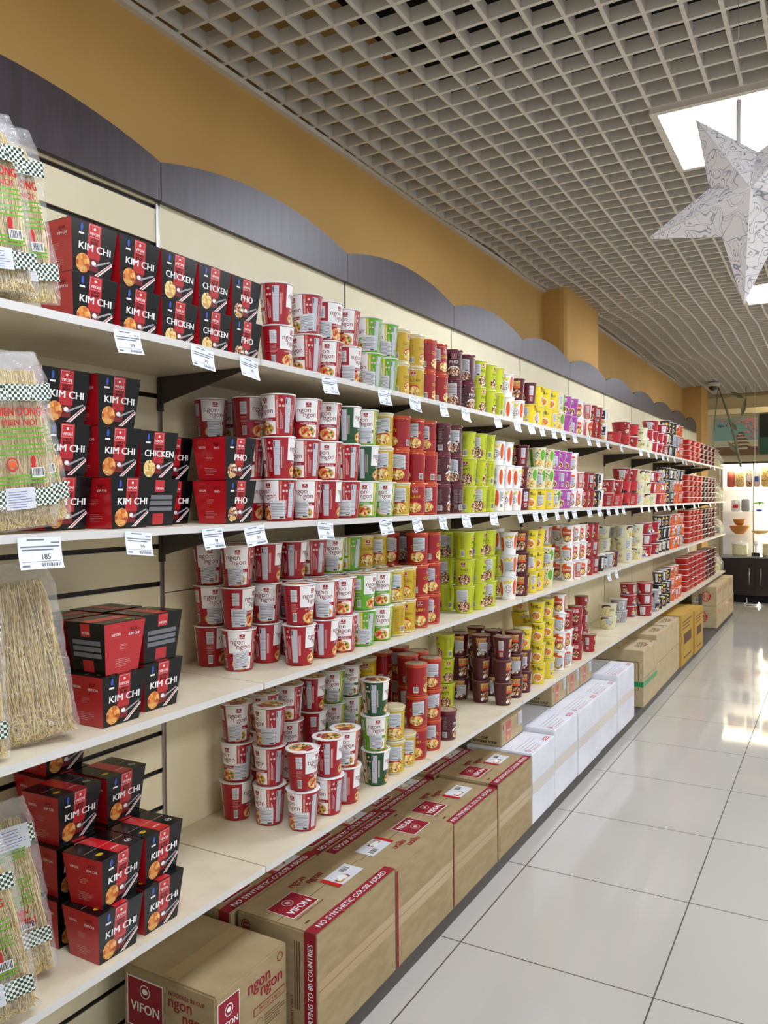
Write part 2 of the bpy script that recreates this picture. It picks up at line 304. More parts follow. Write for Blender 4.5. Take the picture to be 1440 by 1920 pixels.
# shelving: back panels, uprights, header boards
before_shelving = set(bpy.data.objects)
def ytop(k): return YB+k
for k in range(-2, 10):
    y0, y1 = ytop(k)+.004, min(ytop(k+1)-.004, 11.6)
    mb = MB()
    nm = 'back panel of the shelving'
    if k < 0:
        zs = [.538+.1085*i for i in range(-5, 18)]; prev = -.1
        for z in zs:
            z1_ = min(z-.007, 2.34)
            if z1_ > prev: mb.box(XW+.001, XB, y0, y1, prev, z1_, 'back_panel')
            mb.box(XW+.001, XB-.008, y0, y1, z-.007, z+.007, 'groove_dark'); mb.box(XB-.009, XB-.001, y0, y1, z-.007, z-.0055, 'upright_metal'); prev = z+.007
    else:
        for a, b_ in ((-.09, 1.159), (1.162, 2.36)): mb.box(XW+.001, XB, y0, y1, a, b_, 'back_panel')
    o = mb.build('back_panel')
    ordn = ['', 'first', 'second', 'third', 'fourth', 'fifth', 'sixth', 'seventh', 'eighth', 'ninth', 'tenth', 'eleventh', 'twelfth']
    tag(o, ('grooved cream slatwall panel behind the noodle bags' if k == -1 else 'grooved cream slatwall panel outside the left edge') if k < 0 else
        'smooth cream back panel, %s bay counted from the metal upright' % ordn[k+1], 'panel', 'shelving back panels')
    # upright
    mb = MB(); yu = ytop(k)
    if k == 0: mb.box(XB-.002, XB+.004, yu-.0125, yu-.006, -.09, 2.34, 'steel'); mb.box(XB-.002, XB+.002, yu-.006, yu+.004, -.09, 2.34, 'upright_metal')
    else: mb.box(XB-.003, XB+.0006, yu-.004, yu+.004, -.09, 2.34, 'bracket_metal')
    o = mb.build('shelf_upright')
    tag(o, 'silver metal slotted upright beside the grooved wall panel' if k == 0 else 'thin dark upright strip, %s' % ('beyond the left frame edge' if k < -1 else 'hidden behind the noodle bags' if k < 0 else '%s joint beyond the silver upright' % ordn[k]), 'upright', 'shelf uprights')
    # header board with an arched top
    ys0, ys1 = YB-.008+k+.0015, min(YB-.008+k+1-.0015, 11.45); n_ = 26
    top = [(ys0+(ys1-ys0)*i/n_, 2.40+.068*(1-abs(2*i/n_-1)**2.0)) for i in range(n_+1)]
    mb = MB(); mb.prism([(ys0, 2.289)]+[(ys1, 2.289)]+top[::-1], 'x', XB+.002, XB+.020, 'fascia_wood')
    o = mb.build('header_board')
    tag(o, 'dark brown arched header board, %s' % ('out of view beyond the first' if k == -2 else '%s from the left' % ordn[k+2]), 'header board', 'arched header boards')
# shelf boards (board, edge band) and brackets, one of each per bay and level
WHERE = {1: 'top shelf', 2: 'second shelf', 3: 'third shelf', 4: 'lowest shelf'}
rb_ = random.Random(3)
bay = {-2: 'bay out of frame at left', -1: 'bay holding the lunch boxes', 0: 'bay right of the silver upright'}
for s in (1, 2, 3, 4):
    for k in range(-2, 10):
        dz = -.0015*abs(hsh(s, k)) if s else 0; dx = .003*hsh(k+3, s)
        y0, y1 = Y0+k+.0025, min(Y0+k+1-.0025, 11.5); z = SZ[s]+dz
        where = bay.get(k, '%s bay from the silver upright' % ordn[k+1])
        t = thing('shelf_board', 'cream shelf board, %s, %s' % (WHERE[s], where), 'shelf', (0, 0, 0), 0, 'shelf boards')
        mb = MB(); mb.box(XB+.003, XF-.0012+dx, y0, y1, z-.0165, z, 'shelf_laminate'); mb.build('board', t)
        mb = MB(); mb.box(XF-.0012+dx, XF+dx, y0, y1, z-.0168, z+.0003, 'shelf_edge'); mb.build('edge_band', t)
        # bracket at the left joint
        y = ytop(k); mb = MB()
        prof = [(XB+.002, z-.0175), (-1.40, z-.0175), (-1.40, z-.026), (XB+.06, z-.085), (XB+.002, z-.10)]
        mb.prism(prof, 'y', y-.013, y-.010, 'bracket_metal'); mb.box(XB+.002, XB+.012, y-.017, y-.0, z-.115, z-.02, 'bracket_metal')
        tag(mb.build('shelf_bracket'), 'dark triangular bracket under %s, left end of %s' % (WHERE[s], where.replace(' from the silver upright', ' past the upright')), 'bracket', 'shelf brackets')

# ------------------------------------------------------------------ packaged cups
def logo(mb, S, u, v, s=.014, box='red_print', w_=1):
    mb.patch(S, u-s/2*1.1, u+s/2*1.1, v-s/2, v+s/2, 'white_print', .0004, 3); s2 = s*.94
    mb.patch(S, u-s2/2*1.1, u+s2/2*1.1, v-s2/2, v+s2/2, box, .0006, 3)
    mb.oval(S, u, v+s*.2, s*.13, s*.13, 'white_print', .0009, 8)
    mb.text(S, 'VIFON', u, v-s*.2, s*.36, 'white_print', .0009, bold=.02)
def barcode(mb, S, u, v, w_, h, o=.0005):
    mb.patch(S, u-w_/2, u+w_/2, v-h/2, v+h/2, 'white_print', o, 3)
    x = u-w_*.42; r = random.Random(5)
    while x < u+w_*.40:
        b_ = w_*r.choice((.025, .04, .06)); mb.patch(S, x, x+b_, v-h*.38, v+h*.42, 'black_print', o+.0002); x += b_+w_*r.choice((.03, .05))
def lines(mb, S, u0, u1, v0, v1, n_, m, o=.0005, r=None, k=.35):
    r = r or random.Random(2); p = (v1-v0)/n_
    for i in range(n_): mb.patch(S, u0, u1-(u1-u0)*r.uniform(0, .3), v0+p*i, v0+p*(i+k), m, o, 2)
def profile_cup(mb, rb, rt_, H, m, rim, rimh=.003, base=None, seg=40):
    base = base or m
    mb.lathe([(0.001, .004), (rb-.003, .004), (rb-.001, .0), (rb, .001)], base, seg); mb.lathe([(rb, .001), (rb+(rt_-rb)*.005/H, .005)], base, seg)
    rq = rt_-(rt_-rb)*.004/H
    mb.lathe([(rb+(rt_-rb)*.005/H, .005), (rq, H-.004)], m, seg)
    mb.lathe([(rq, H-.004), (rt_+rimh*.7, H-.0035), (rt_+rimh, H-.0015), (rt_+rimh*.7, H), (rt_-.001, H)], rim, seg)
def lid_mesh(rt_, H, kind):
    mb = MB()
    mb.lathe([(rt_-.0008, H-.0008), (rt_-.004, H-.0016)], {'food': 'white_print'}.get(kind, kind), 28)
    S = plane((0, 0, H-.0016), (1, 0, 0), (0, 1, 0))
    if kind == 'food':
        mb.disc(rt_-.004, H-.0016, 'white_print'); mb.oval(S, -.008, 0, rt_*.7, rt_*.7, 'food_print', .0003, 20); mb.patch(S, .01, .035, -.02, .015, 'red_print', .0005)
        mb.text(S, 'ngon ngon', .022, 0, .008, 'white_print', .0008, vert=True)
    else:
        mb.disc(rt_-.004, H-.0016, kind); mb.ring(S, 0, 0, rt_*.55, rt_*.6, 'pale_text', .0003)
    return mb.mesh('lid')
def cup_ngon(main, stripe, band, rim='rim_white', dark=False):
    rb, rt_, H = .038, .0495, .1195; mb = MB(); profile_cup(mb, rb, rt_, H, main, rim, .0026); S = cone(rb, rt_, H, .0445)
    for c in (0, .14):
        mb.patch(S, c-.034, c+.036, .052, H-.005, 'white_print', .0002, 8); mb.patch(S, c+.0, c+.036, .006, .044, 'white_print', .0002, 4)
        logo(mb, S, c+.006, .1); mb.text(S, 'ngon', c-.007, .081, .021, 'dark_red_print', res=3); mb.text(S, 'ngon', c+.010, .067, .021, 'dark_red_print', res=3)
        mb.patch(S, c-.034, c+.036, .042, .052, band, .0003, 8)
        mb.text(S, 'Instant Noodles', c+.004, .0495, .0035, 'white_print'); mb.text(S, 'TOMYUM FLAVOR' if main == 'red_print' else 'PORK FLAVOR', c+.004, .0455, .0058, 'white_print', bold=.015)
        mb.oval(S, c+.002, .018, .029, .0225, 'orange_print', .0005, 20, 0.0, pi*2) if 0 else None
        mb.oval(S, c+.002, .021, .028, .0175, 'tan_noodle', .0006, 22); mb.oval(S, c+.002, .021, .0235, .0135, 'food_print', .0009, 22)
    # right of the front: strip, icons, nutrition panel
    mb.patch(S, .038, .045, .006, H-.006, stripe, .0004, 1); mb.text(S, 'EXPORTING TO 80 COUNTRIES', .0415, .062, .0055, 'white_print', .0008, vert=True)
    for du, v in ((.054, .101), (.0495, .085), (.0585, .085)): mb.oval(S, du, v, .0036, .0036, 'pale_text', .0006, 10)
    for i in range(3): mb.patch(S, .049+.004*i, .0505+.004*i, .02, .074-.008*i, 'pale_text', .0005)
    mb.patch(S, .065, .083, .010, .108, 'table_print', .0005, 3); 
    mb.patch(S, .0665, .069, .09, .106, 'black_print', .0008); mb.patch(S, .0865, .0885, .03, .09, 'pale_text', .0005); mb.patch(S, .091, .0925, .03, .09, 'pale_text', .0005)
    # left of the front
    mb.patch(S, -.062, -.043, .068, .104, 'sticker_white', .0005, 3); lines(mb, S, -.061, -.044, .07, .102, 7, 'grey_print', .0008)
    lines(mb, S, -.062, -.040, .040, .064, 7, 'pale_text', .0005, k=.2); barcode(mb, S, -.052, .022, .014, .026)
    return mb.mesh('cup_body'), lid_mesh(rt_, H, 'food'), (rb, rt_, H)
def cup_can(main, word, wcol, pic, rim, txt, lidm, wsize=.0155):
    rb, rt_, H = .0385, .0425, .1195; mb = MB(); S = cone(rb, rt_, H, .0405)
    mb.lathe([(.001, .003), (rb-.004, .003), (rb-.003, 0), (rb-.001, .001), (rb-.0005, .006)], rim, 28); rq = rb+(rt_-rb)*.107/H; mb.lathe([(rb-.0005, .006), (rb+(rt_-rb)*.009/H, .009), (rq, .107)], main, 40)
    mb.lathe([(rq, .107), (rt_-.0008, .110), (rt_+.0012, .112), (rt_+.0022, .116), (rt_+.0012, H), (rt_-.001, H)], rim, 28)
    for c in (0, .127):
        logo(mb, S, c+.002, .092, .018); mb.text(S, word, c, .068, wsize, wcol, bold=0, res=3); lines(mb, S, c-.022, c+.022, .054, .058, 2, txt, k=.3)
        mb.oval(S, c, .036, .026, .016, 'bright_red' if pic != 'brown_food' else 'white_print', .0004, 18); mb.oval(S, c, .028, .028, .0185, pic, .0007, 20)
    lines(mb, S, .038, .058, .018, .1, 20, txt, .0005, k=.25); barcode(mb, S, .070, .024, .019, .022); lines(mb, S, .062, .080, .045, .1, 13, txt, .0005, k=.25)
    lines(mb, S, -.062, -.036, .018, .1, 20, txt, .0005, k=.25)
    return mb.mesh('cup_body'), lid_mesh(rt_, H, lidm), (rb, rt_, H)
def cup_lime():
    rb, rt_, H = .0365, .0455, .1145; mb = MB(); profile_cup(mb, rb, rt_, H, 'lime_print', 'rim_lime', .0022); S = cone(rb, rt_, H, .041)
    for c in (0, .128):
        logo(mb, S, c-.002, .093, .017); mb.text(S, 'PHO', c, .070, .017, 'black_print', bold=.01, res=3); mb.patch(S, c-.02, c+.024, .058, .059, 'dark_lime_text', .0005, 3)
        mb.oval(S, c+.002, .028, .030, .0235, 'brown_food', .0006, 20)
    lines(mb, S, .038, .056, .018, .1, 20, 'dark_lime_text', .0005, k=.25); barcode(mb, S, .068, .024, .017, .026); lines(mb, S, .060, .078, .045, .1, 13, 'dark_lime_text', .0005, k=.25)
    lines(mb, S, -.062, -.036, .018, .1, 20, 'dark_lime_text', .0005, k=.25)
    return mb.mesh('cup_body'), lid_mesh(rt_, H, 'rim_lime'), (rb, rt_, H)
def cup_small(kind):
    rb, rt_, H = .0345, .0455, .108; mb = MB(); S = cone(rb, rt_, H, .040)
    base = {'W': 'white_print', 'N': 'maroon_print', 'K': 'yellow_print', 'S': 'cream_print', 'V': 'violet_print', 'H': 'white_print', 'E': 'curry_red', 'U': 'white_print', 'B': 'black_print', 'J': 'grey_print', 'O': 'orange_print'}[kind]
    rim = {'N': 'rim_maroon', 'K': 'rim_lime', 'E': 'rim_maroon', 'O': 'rim_white'}.get(kind, 'rim_white')
    profile_cup(mb, rb, rt_, H, base, rim, .0024)
    for c in (0, .126):
        if kind == 'W':
            mb.oval(S, c+.036, .06, .011, .038, 'orange_print', .0003, 14); mb.oval(S, c-.034, .05, .010, .036, 'orange_print', .0003, 14)
            for u, v, a in ((-.012, .082, .008), (0, .088, .007), (.010, .082, .008), (.018, .09, .004)): mb.oval(S, c+u, v, a, .005, 'yellow_print', .0006, 10)
            mb.ring(S, c+.002, .050, .0155, .0175, 'black_print', .0008); mb.oval(S, c+.002, .050, .0155, .0155, 'white_print', .0005, 18)
            for i, (a, b_) in enumerate(((-.005, .056), (.007, .056), (-.004, .045), (.008, .044))): mb.patch(S, c+a-.004, c+a+.003, b_-.001, b_+.001, 'black_print', .0008); mb.patch(S, c+a-.001, c+a+.001, b_-.004, b_+.004, 'black_print', .0009)
        elif kind == 'N':
            mb.patch(S, c-.024, c+.024, .060, .096, 'tan_noodle', .0003, 5); mb.patch(S, c-.024, c+.024, .060, .072, 'orange_print', .0004, 5); mb.text(S, '너구리', c, .080, .018, 'black_print', bold=.02)
            mb.oval(S, c+.002, .034, .026, .022, 'brown_food', .0006, 20); mb.oval(S, c-.016, .018, .008, .008, 'white_print', .0008, 12)
        elif kind == 'K':
            mb.text(S, '참깨', c-.006, .084, .021, 'dark_green_print', bold=.03); mb.text(S, '라면', c+.018, .078, .012, 'dark_green_print', bold=.02)
            mb.oval(S, c-.020, .096, .006, .004, 'bright_red', .0006, 10); mb.oval(S, c+.002, .036, .026, .023, 'white_print', .0005, 20); mb.oval(S, c+.002, .036, .022, .019, 'kimchi_print', .0008, 20)
        elif kind == 'S':
            mb.patch(S, c-.05, c-.026, .01, .1, 'green_print', .0003, 3); mb.oval(S, c+.030, .07, .014, .028, 'green_print', .0003, 14); mb.text(S, '순', c, .072, .034, 'dark_green_print', bold=.03)
            mb.oval(S, c+.004, .028, .024, .018, 'noodle_print', .0006, 20); mb.oval(S, c+.012, .098, .003, .003, 'bright_red', .0006, 8)
        elif kind == 'V':
            mb.patch(S, c-.02, c+.02, .068, .082, 'grey_print', .0004, 4, skew=.01); mb.patch(S, c-.016, c+.016, .084, .090, 'white_print', .0005, 3, skew=.008); mb.oval(S, c+.004, .030, .028, .021, 'rim_beige', .0005, 18); mb.oval(S, c+.004, .028, .024, .017, 'brown_food', .0008, 18)
        elif kind == 'H':
            mb.oval(S, c-.004, .066, .030, .036, 'orange_print', .0003, 22); mb.oval(S, c+.016, .094, .018, .008, 'white_print', .0005, 12); mb.text(S, 'Shrimp', c-.002, .066, .017, 'white_print', bold=.03, shear=.2)
            mb.oval(S, c+.002, .032, .026, .022, 'black_print', .0005, 20); mb.oval(S, c+.002, .032, .022, .018, 'noodle_print', .0008, 20)
        elif kind == 'E':
            mb.text(S, '해물', c, .082, .024, 'white_print', bold=.03); mb.oval(S, c-.012, .098, .012, .006, 'orange_print', .0005, 10); mb.oval(S, c+.002, .036, .026, .025, 'black_print', .0005, 20); mb.oval(S, c+.002, .036, .024, .022, 'brown_food', .0008, 20)
        elif kind == 'U':
            mb.patch(S, c-.03, c+.03, .046, .100, 'black_print', .0003, 6); mb.oval(S, c+.002, .085, .012, .010, 'white_print', .0005, 14); mb.ring(S, c+.002, .085, .004, .007, 'red_print', .0007); mb.text(S, 'UDON', c, .060, .015, 'white_print', bold=.03); mb.oval(S, c+.002, .026, .026, .019, 'noodle_print', .0006, 20)
        elif kind in 'BJ':
            mb.patch(S, c-.024, c-.004, .02, .09, 'sticker_white' if kind == 'J' else 'white_print', .0004, 3); lines(mb, S, c-.023, c-.005, .03, .086, 7, 'text_grey', .0007); mb.oval(S, c+.014, .036, .018, .020, 'brown_food', .0006, 16); mb.oval(S, c+.014, .080, .012, .010, 'yellow_print' if kind == 'B' else 'black_print', .0006, 12)
        elif kind == 'O':
            mb.text(S, 'Shrimp', c, .076, .015, 'white_print', bold=.03, shear=.2); mb.oval(S, c+.002, .036, .026, .022, 'kimchi_print', .0006, 20); mb.oval(S, c+.024, .09, .010, .012, 'white_print', .0005, 12)
    if kind in 'NE': mb.patch(S, .045, .075, .012, .09, 'curry_red', .0003, 4)
    if kind == 'H': mb.patch(S, .040, .085, .010, .1, 'salmon_print', .0002, 5)
    mb.patch(S, .050, .072, .045, .092, 'sticker_white', .0005, 4); lines(mb, S, .051, .071, .05, .09, 9, 'text_grey', .0008); barcode(mb, S, .061, .026, .016, .018)
    return mb.mesh('cup_body'), lid_mesh(rt_, H, {'N': 'lid_clear', 'E': 'lid_clear'}.get(kind, 'white_print' if kind not in 'KV' else 'cream_print')), (rb, rt_, H)
def bowl(kind):
    rb, rt_, H = .055, .067, .092
    if kind in 'h': rb, rt_, H = .055, .067, .092
    mb = MB(); S = cone(rb, rt_, H, .061); main = {'a': 'bright_red', 'b': 'curry_red', 'c': 'cream_print', 'd': 'red_print', 'e': 'cream_print', 'f': 'salmon_print', 'h': 'grey_print'}[kind]
    profile_cup(mb, rb, rt_, H, main, 'rim_white' if kind != 'a' else 'rim_maroon', .0028, seg=34)
    for c in (0, .19):
        if kind in 'a': mb.text(S, '辛', c+.006, .052, .046, 'black_print', bold=.03); mb.patch(S, c-.05, c+.05, .003, .018, 'black_print', .0004, 10)
        elif kind == 'b': mb.text(S, '김치', c+.012, .060, .026, 'white_print', bold=.03); mb.oval(S, c-.004, .022, .026, .016, 'brown_food', .0006, 18); mb.oval(S, c-.03, .074, .006, .006, 'pale_text', .0006, 12)
        elif kind in 'ce': mb.oval(S, c-.02, .072, .034, .018, 'maroon_print', .0003, 16); mb.oval(S, c-.012, .064, .03, .014, 'cream_print', .0005, 16); mb.text(S, '곰탕', c+.022, .05, .022, 'black_print', bold=.02); mb.oval(S, c-.012, .026, .022, .014, 'noodle_print', .0006, 16)
        elif kind == 'd': mb.patch(S, c-.03, c+.035, .004, .016, 'blue_print', .0004, 6); mb.oval(S, c+.02, .014, .012, .009, 'white_print', .0006, 12); mb.oval(S, c-.005, .034, .026, .020, 'brown_food', .0007, 16); mb.text(S, '김치', c-.006, .068, .017, 'white_print', bold=.03)
        elif kind == 'f': mb.oval(S, c, .04, .03, .024, 'brown_food', .0006, 16); mb.patch(S, c+.03, c+.05, .03, .07, 'white_print', .0005, 3)
        elif kind == 'h': mb.patch(S, c-.03, c+.03, .03, .07, 'black_print', .0004, 5); mb.oval(S, c, .03, .024, .016, 'brown_food', .0006, 16)
    mb.patch(S, .070, .115, .014, .078, main if kind in 'ab' else 'sticker_white', .0004, 5); lines(mb, S, .074, .110, .025, .075, 9, 'pale_text' if kind in 'abdf' else 'text_grey', .0006); barcode(mb, S, .085, .02, .022, .016)
    return mb.mesh('bowl_body'), lid_mesh(rt_, H, 'white_print' if kind in 'ceh' else 'salmon_print'), (rb, rt_, H)
KIND = {}
curved[0] = True
KIND['R'] = cup_ngon('red_print', 'salmon_print', 'red_print'); KIND['G'] = cup_ngon('green_print', 'yellow_print', 'green_print'); KIND['D'] = cup_ngon('dark_green_print', 'tan_noodle', 'dark_green_print')
KIND['Y'] = cup_can('gold_print', 'GOLDEN', 'dark_yellow_text', 'noodle_print', 'rim_beige', 'dark_yellow_text', 'rim_beige', .0145)
KIND['C'] = cup_can('curry_red', 'CURRY', 'yellow_print', 'noodle_print', 'rim_orange', 'red_print', 'lid_clear')
KIND['M'] = cup_can('maroon_print', 'PHO', 'white_print', 'brown_food', 'rim_maroon', 'grey_print', 'lid_clear', .018)
KIND['L'] = cup_lime()
for k in 'WNKSVHEUBJO': KIND[k] = cup_small(k)
for k in 'abcdefh': KIND[k] = bowl(k)
curved[0] = False
# white import stickers, one mesh per cup shape
STK = {}
def sticker(kind, tilt):
    rb, rt_, H = KIND[kind][2]; key = (rb, H, tilt)
    if key in STK: return STK[key]
    mb = MB(); S = cone(rb, rt_, H); wd = .0225 if H > .1 else .021
    v0, v1 = (.007, .058) if kind in 'RGD' else ((.050, .1) if kind in 'CYML' else (.025, .075))
    if kind in 'abcdefh': v0, v1 = .03, .078
    mb.patch(S, -wd, wd, v0, v1, 'sticker_white', .0016, 6, skew=.006*tilt)
    n_ = 9; p = (v1-v0-.01)/n_
    for i in range(n_): mb.patch(S, -wd+.002, wd-.003-.004*(i % 3 == 2), v0+.006+p*i, v0+.006+p*i+p*.3, 'text_grey', .0018, 4, skew=.006*tilt*.85)
    mb.patch(S, wd*.2, wd*.8, v0+.0015+.002*tilt, v0+.005+.002*tilt, 'black_print', .0018, 2)
    STK[key] = mb.mesh('sticker'); return STK[key]
ORD = ['', 'first', 'second', 'third', 'fourth', 'fifth', 'sixth', 'seventh', 'eighth', 'ninth', 'tenth', 'eleventh', 'twelfth', 'thirteenth', 'fourteenth', 'fifteenth', 'sixteenth', 'seventeenth', 'eighteenth', 'nineteenth', 'twentieth'] + ['%dth' % i for i in range(21, 60)]
LOOK = {'R': 'red-and-white', 'G': 'light green', 'D': 'dark green', 'Y': 'golden yellow', 'C': 'curry red', 'M': 'maroon', 'L': 'lime yellow', 'W': 'white-and-orange', 'N': 'dark red', 'K': 'bright yellow',
        'S': 'cream-and-green', 'V': 'violet', 'H': 'orange-and-white', 'E': 'seafood red', 'U': 'black-and-white', 'B': 'black', 'J': 'grey', 'O': 'orange', 'a': 'scarlet', 'b': 'deep red', 'c': 'cream', 'd': 'red-and-blue', 'e': 'cream', 'f': 'salmon', 'h': 'grey'}
STACKS = """1f -1.41,1.855,R2R3 -1.41,2.003,R1R5 -1.41,2.116,R0R6 -1.41,2.229,R6R0 -1.41,2.366,G5G5 -1.41,2.48,G5G5 -1.41,2.583,Y3Y3 -1.41,2.696,Y0Y3 -1.41,2.804,C3C3 -1.41,2.904,C3C6 -1.41,3.051,M4M0 -1.41,3.187,M2M4 -1.41,3.304,L2L6 -1.41,3.421,L3L3 -1.41,3.525,L1L3 -1.41,3.648,W3W0 -1.41,3.808,W0N0 -1.41,3.981,K3N1 -1.41,4.106,K4K3 -1.41,4.229,K0K0 -1.41,4.358,K1K0 -1.41,4.474,S0S1 -1.41,4.606,V3V0 -1.41,4.734,V4V0 -1.41,4.879,H0H0 -1.41,5.045,H3H1 -1.41,5.169,E3E0 -1.41,5.298,E3E1 -1.41,5.447,U0U0 -1.425,5.799,a -1.425,6.055,ab -1.425,6.349,ba -1.425,6.689,ec -1.425,6.892,cd -1.425,7.107,ddb -1.425,7.334,dd -1.425,7.55,ddd -1.41,7.682,BBB -1.41,7.866,BBB -1.41,8.043,BJB -1.41,8.227,OJO -1.41,8.405,OOO
2f -1.405,1.851,R5R3R1 -1.405,1.983,R4R1R0 -1.405,2.099,R3R0R0 -1.405,2.214,R5R1D3 -1.405,2.329,G0D3G4 -1.405,2.446,G4Y4Y4 -1.405,2.571,Y4C4C1 -1.405,2.689,C0C1C4 -1.405,2.796,C4C1C4 -1.405,2.921,M3M3M3 -1.405,3.038,M1M4M4 -1.405,3.175,L3L0L3 -1.405,3.297,L4L3L4 -1.405,3.396,L1L1L1 -1.405,3.519,W1W3W0 -1.405,3.628,W0W3W3 -1.405,3.751,W0W3 -1.405,3.849,N1N0N1 -1.405,3.985,K0S0 -1.405,4.119,K4S4S0 -1.405,4.253,K1S0S0 -1.405,4.365,S4V0V4 -1.405,4.482,V0V1V0 -1.405,4.583,V1V0V0 -1.405,4.711,H4H4H4 -1.405,4.833,H0H1 -1.405,4.96,E0E0 -1.405,5.082,E0E1 -1.405,5.195,B0B0 -1.405,5.3,U0U0 -1.425,5.584,bb -1.425,5.824,ab -1.425,6.065,aab -1.425,6.325,aab -1.425,6.566,eec -1.425,6.804,ccc -1.425,7.024,edd -1.425,7.247,dfd -1.41,7.388,ffJ -1.41,7.538,BBB -1.41,7.715,BBB -1.41,7.887,BJB -1.41,8.051,OOB -1.41,8.222,OOJ -1.41,8.384,OOB
2m -1.515,1.852,R2R0R2 -1.515,1.983,R0R1 -1.515,2.118,R1R0R1 -1.515,2.231,R1R0R0 -1.515,2.353,R0R1R0 -1.515,2.467,R0R0Y0 -1.515,2.572,G0Y4Y4 -1.515,2.687,C4C4C3 -1.515,2.812,C1C3C3 -1.515,4.498,S0S0S0
2b -1.63,1.821,R1R0R4 -1.63,1.941,R1R0R0 -1.63,2.065,R0R0 -1.63,2.769,C3C4C3 -1.63,2.873,C3C3C3 -1.63,4.161,N0N0N0
3f -1.405,1.943,R3R2 -1.405,2.071,R3R4 -1.405,2.176,R0R0 -1.405,2.301,G5G2 -1.405,2.42,G0G0 -1.405,2.518,Y1Y4 -1.405,2.61,Y0Y0 -1.405,2.717,C0C3C4 -1.405,2.818,C4C4C3 -1.405,3.151,L4L0L3 -1.405,3.279,L3L3L3 -1.405,3.395,L4L4L0 -1.405,3.671,W0W4W0 -1.405,3.835,N0N0N0 -1.405,3.978,K1K4K0 -1.405,4.087,K4K0K0 -1.405,4.246,S0S4 -1.405,4.64,H0H4H0 -1.405,4.781,H1H0H4 -1.405,4.919,H0H0H0 -1.405,5.051,E0E0E0 -1.405,5.176,E1E1E0 -1.41,5.339,B -1.41,5.463,J -1.41,5.592,J -1.41,5.726,N -1.425,6.143,ccc -1.425,6.503,ccc -1.425,6.839,ddd -1.425,7.14,ddd -1.41,7.339,BBB -1.41,7.508,BBB -1.41,7.684,BBB -1.41,7.868,OOO -1.41,8.06,OOO -1.41,8.26,OJO -1.41,8.439,JOO
3m -1.515,1.799,R4R6R4 -1.515,1.928,R3R4R3 -1.515,2.059,R0R0R3 -1.515,2.174,R0R0R1 -1.515,2.286,R0R0G4 -1.515,2.391,G0G0G1 -1.515,2.49,Y0Y0Y0 -1.515,2.59,Y4Y4Y4 -1.515,2.688,C0C0C4 -1.515,2.796,C4C4M4 -1.515,2.902,M0M4C4 -1.515,3.186,L1L4L4 -1.515,3.321,L0L4L3 -1.515,3.788,L0L0W0 -1.515,4.55,K0K0H0 -1.515,4.773,H0H0H4 -1.515,4.936,H0H0H0 -1.56,6.014,ccc -1.56,6.252,ccc
3b -1.63,1.81,R0R4R4 -1.63,1.946,R0R0R0 -1.63,3.303,L0L4L3 -1.63,3.452,L0L0L3
4f -1.405,1.954,R5R2 -1.405,2.09,R1R3 -1.405,2.195,R3R4 -1.405,2.386,D3G4D3 -1.405,2.512,Y4Y4 -1.405,2.603,Y4 -1.405,2.695,C0C4C3 -1.405,2.819,C4C4C4 -1.405,2.967,M3 -1.405,3.586,N2N2N3 -1.405,3.752,N0N4N0 -1.405,3.874,N0N4K0 -1.405,4.088,K0K0K0K0 -1.405,4.248,K1K0K0K0 -1.405,4.468,H4H0H4H0 -1.405,4.601,H4H0E0 -1.405,4.797,E0E0E0 -1.405,5.093,E3 -1.425,6.853,ddd -1.425,7.155,hh -1.41,7.332,BBB -1.41,7.526,BBB -1.41,7.729,BBB -1.41,7.942,OOO -1.41,8.138,OOO -1.41,8.313,OO
4m -1.515,1.938,R5R1R5 -1.515,2.744,Y0 -1.515,2.835,C4C4C3 -1.515,2.927,C0C0C3 -1.515,3.587,N0N2N4 -1.515,3.744,N4N0N0 -1.515,4.256,K0K4K0 -1.515,5.31,E0E0E0 -1.53,6.061,cc -1.53,6.411,hh -1.53,6.739,ddd
4b -1.63,1.92,R0R5R4 -1.63,2.058,R0R0R0 -1.63,2.192,R0R0R0 -1.63,2.331,R0R0R3 -1.63,2.459,G0G4G4 -1.63,2.573,R0G4D4 -1.63,2.704,Y0Y0Y0 -1.63,2.831,C0C4C3 -1.63,2.968,C0C4C4 -1.63,3.426,L0L0L0 -1.63,3.591,N4N0N4 -1.63,3.797,N4N4N0 -1.63,4.425,K0K0K0K0 -1.63,4.755,K0K0K0"""
noun = lambda k: 'bowl' if k in 'abcdefh' else 'tub' if k in 'YCM' else 'cup'
ROWN = {'f': 'front row', 'm': 'middle row', 'b': 'back row'}
PROTO = {}
THING = {k: 'noodle_bowl' for k in 'abcdefh'}; THING.update({k: 'noodle_cup' for k in 'RGD'}); THING.update({k: 'noodle_tub' for k in 'YCM'}); THING.update({k: 'ramen_cup' for k in 'WNKSVHEUBJO'}); THING['L'] = 'pho_cup'
def cup(kind, stick, tilt, tone):
    """first of its kind builds the thing with its parts, later ones are copies"""
    key = (kind, stick, tilt)
    nm = THING[kind]
    if key not in PROTO:
        t = thing(nm, '', nm.replace('_', ' '))
        body, lid, _ = KIND[kind]
        for n_, me in (('bowl_body' if kind in 'abcdefh' else 'cup_body', body), ('lid', lid))+((('sticker', sticker(kind, tilt)),) if stick else ()):
            o = bpy.data.objects.new(n_, me); COL.objects.link(o); o.parent = t
        PROTO[key] = t; return t
    src = PROTO[key]; t = src.copy(); COL.objects.link(t)
    for ch in src.children: c = ch.copy(); COL.objects.link(c); c.parent = t
    return t
rs = random.Random(11)
STACK_INFO = {}
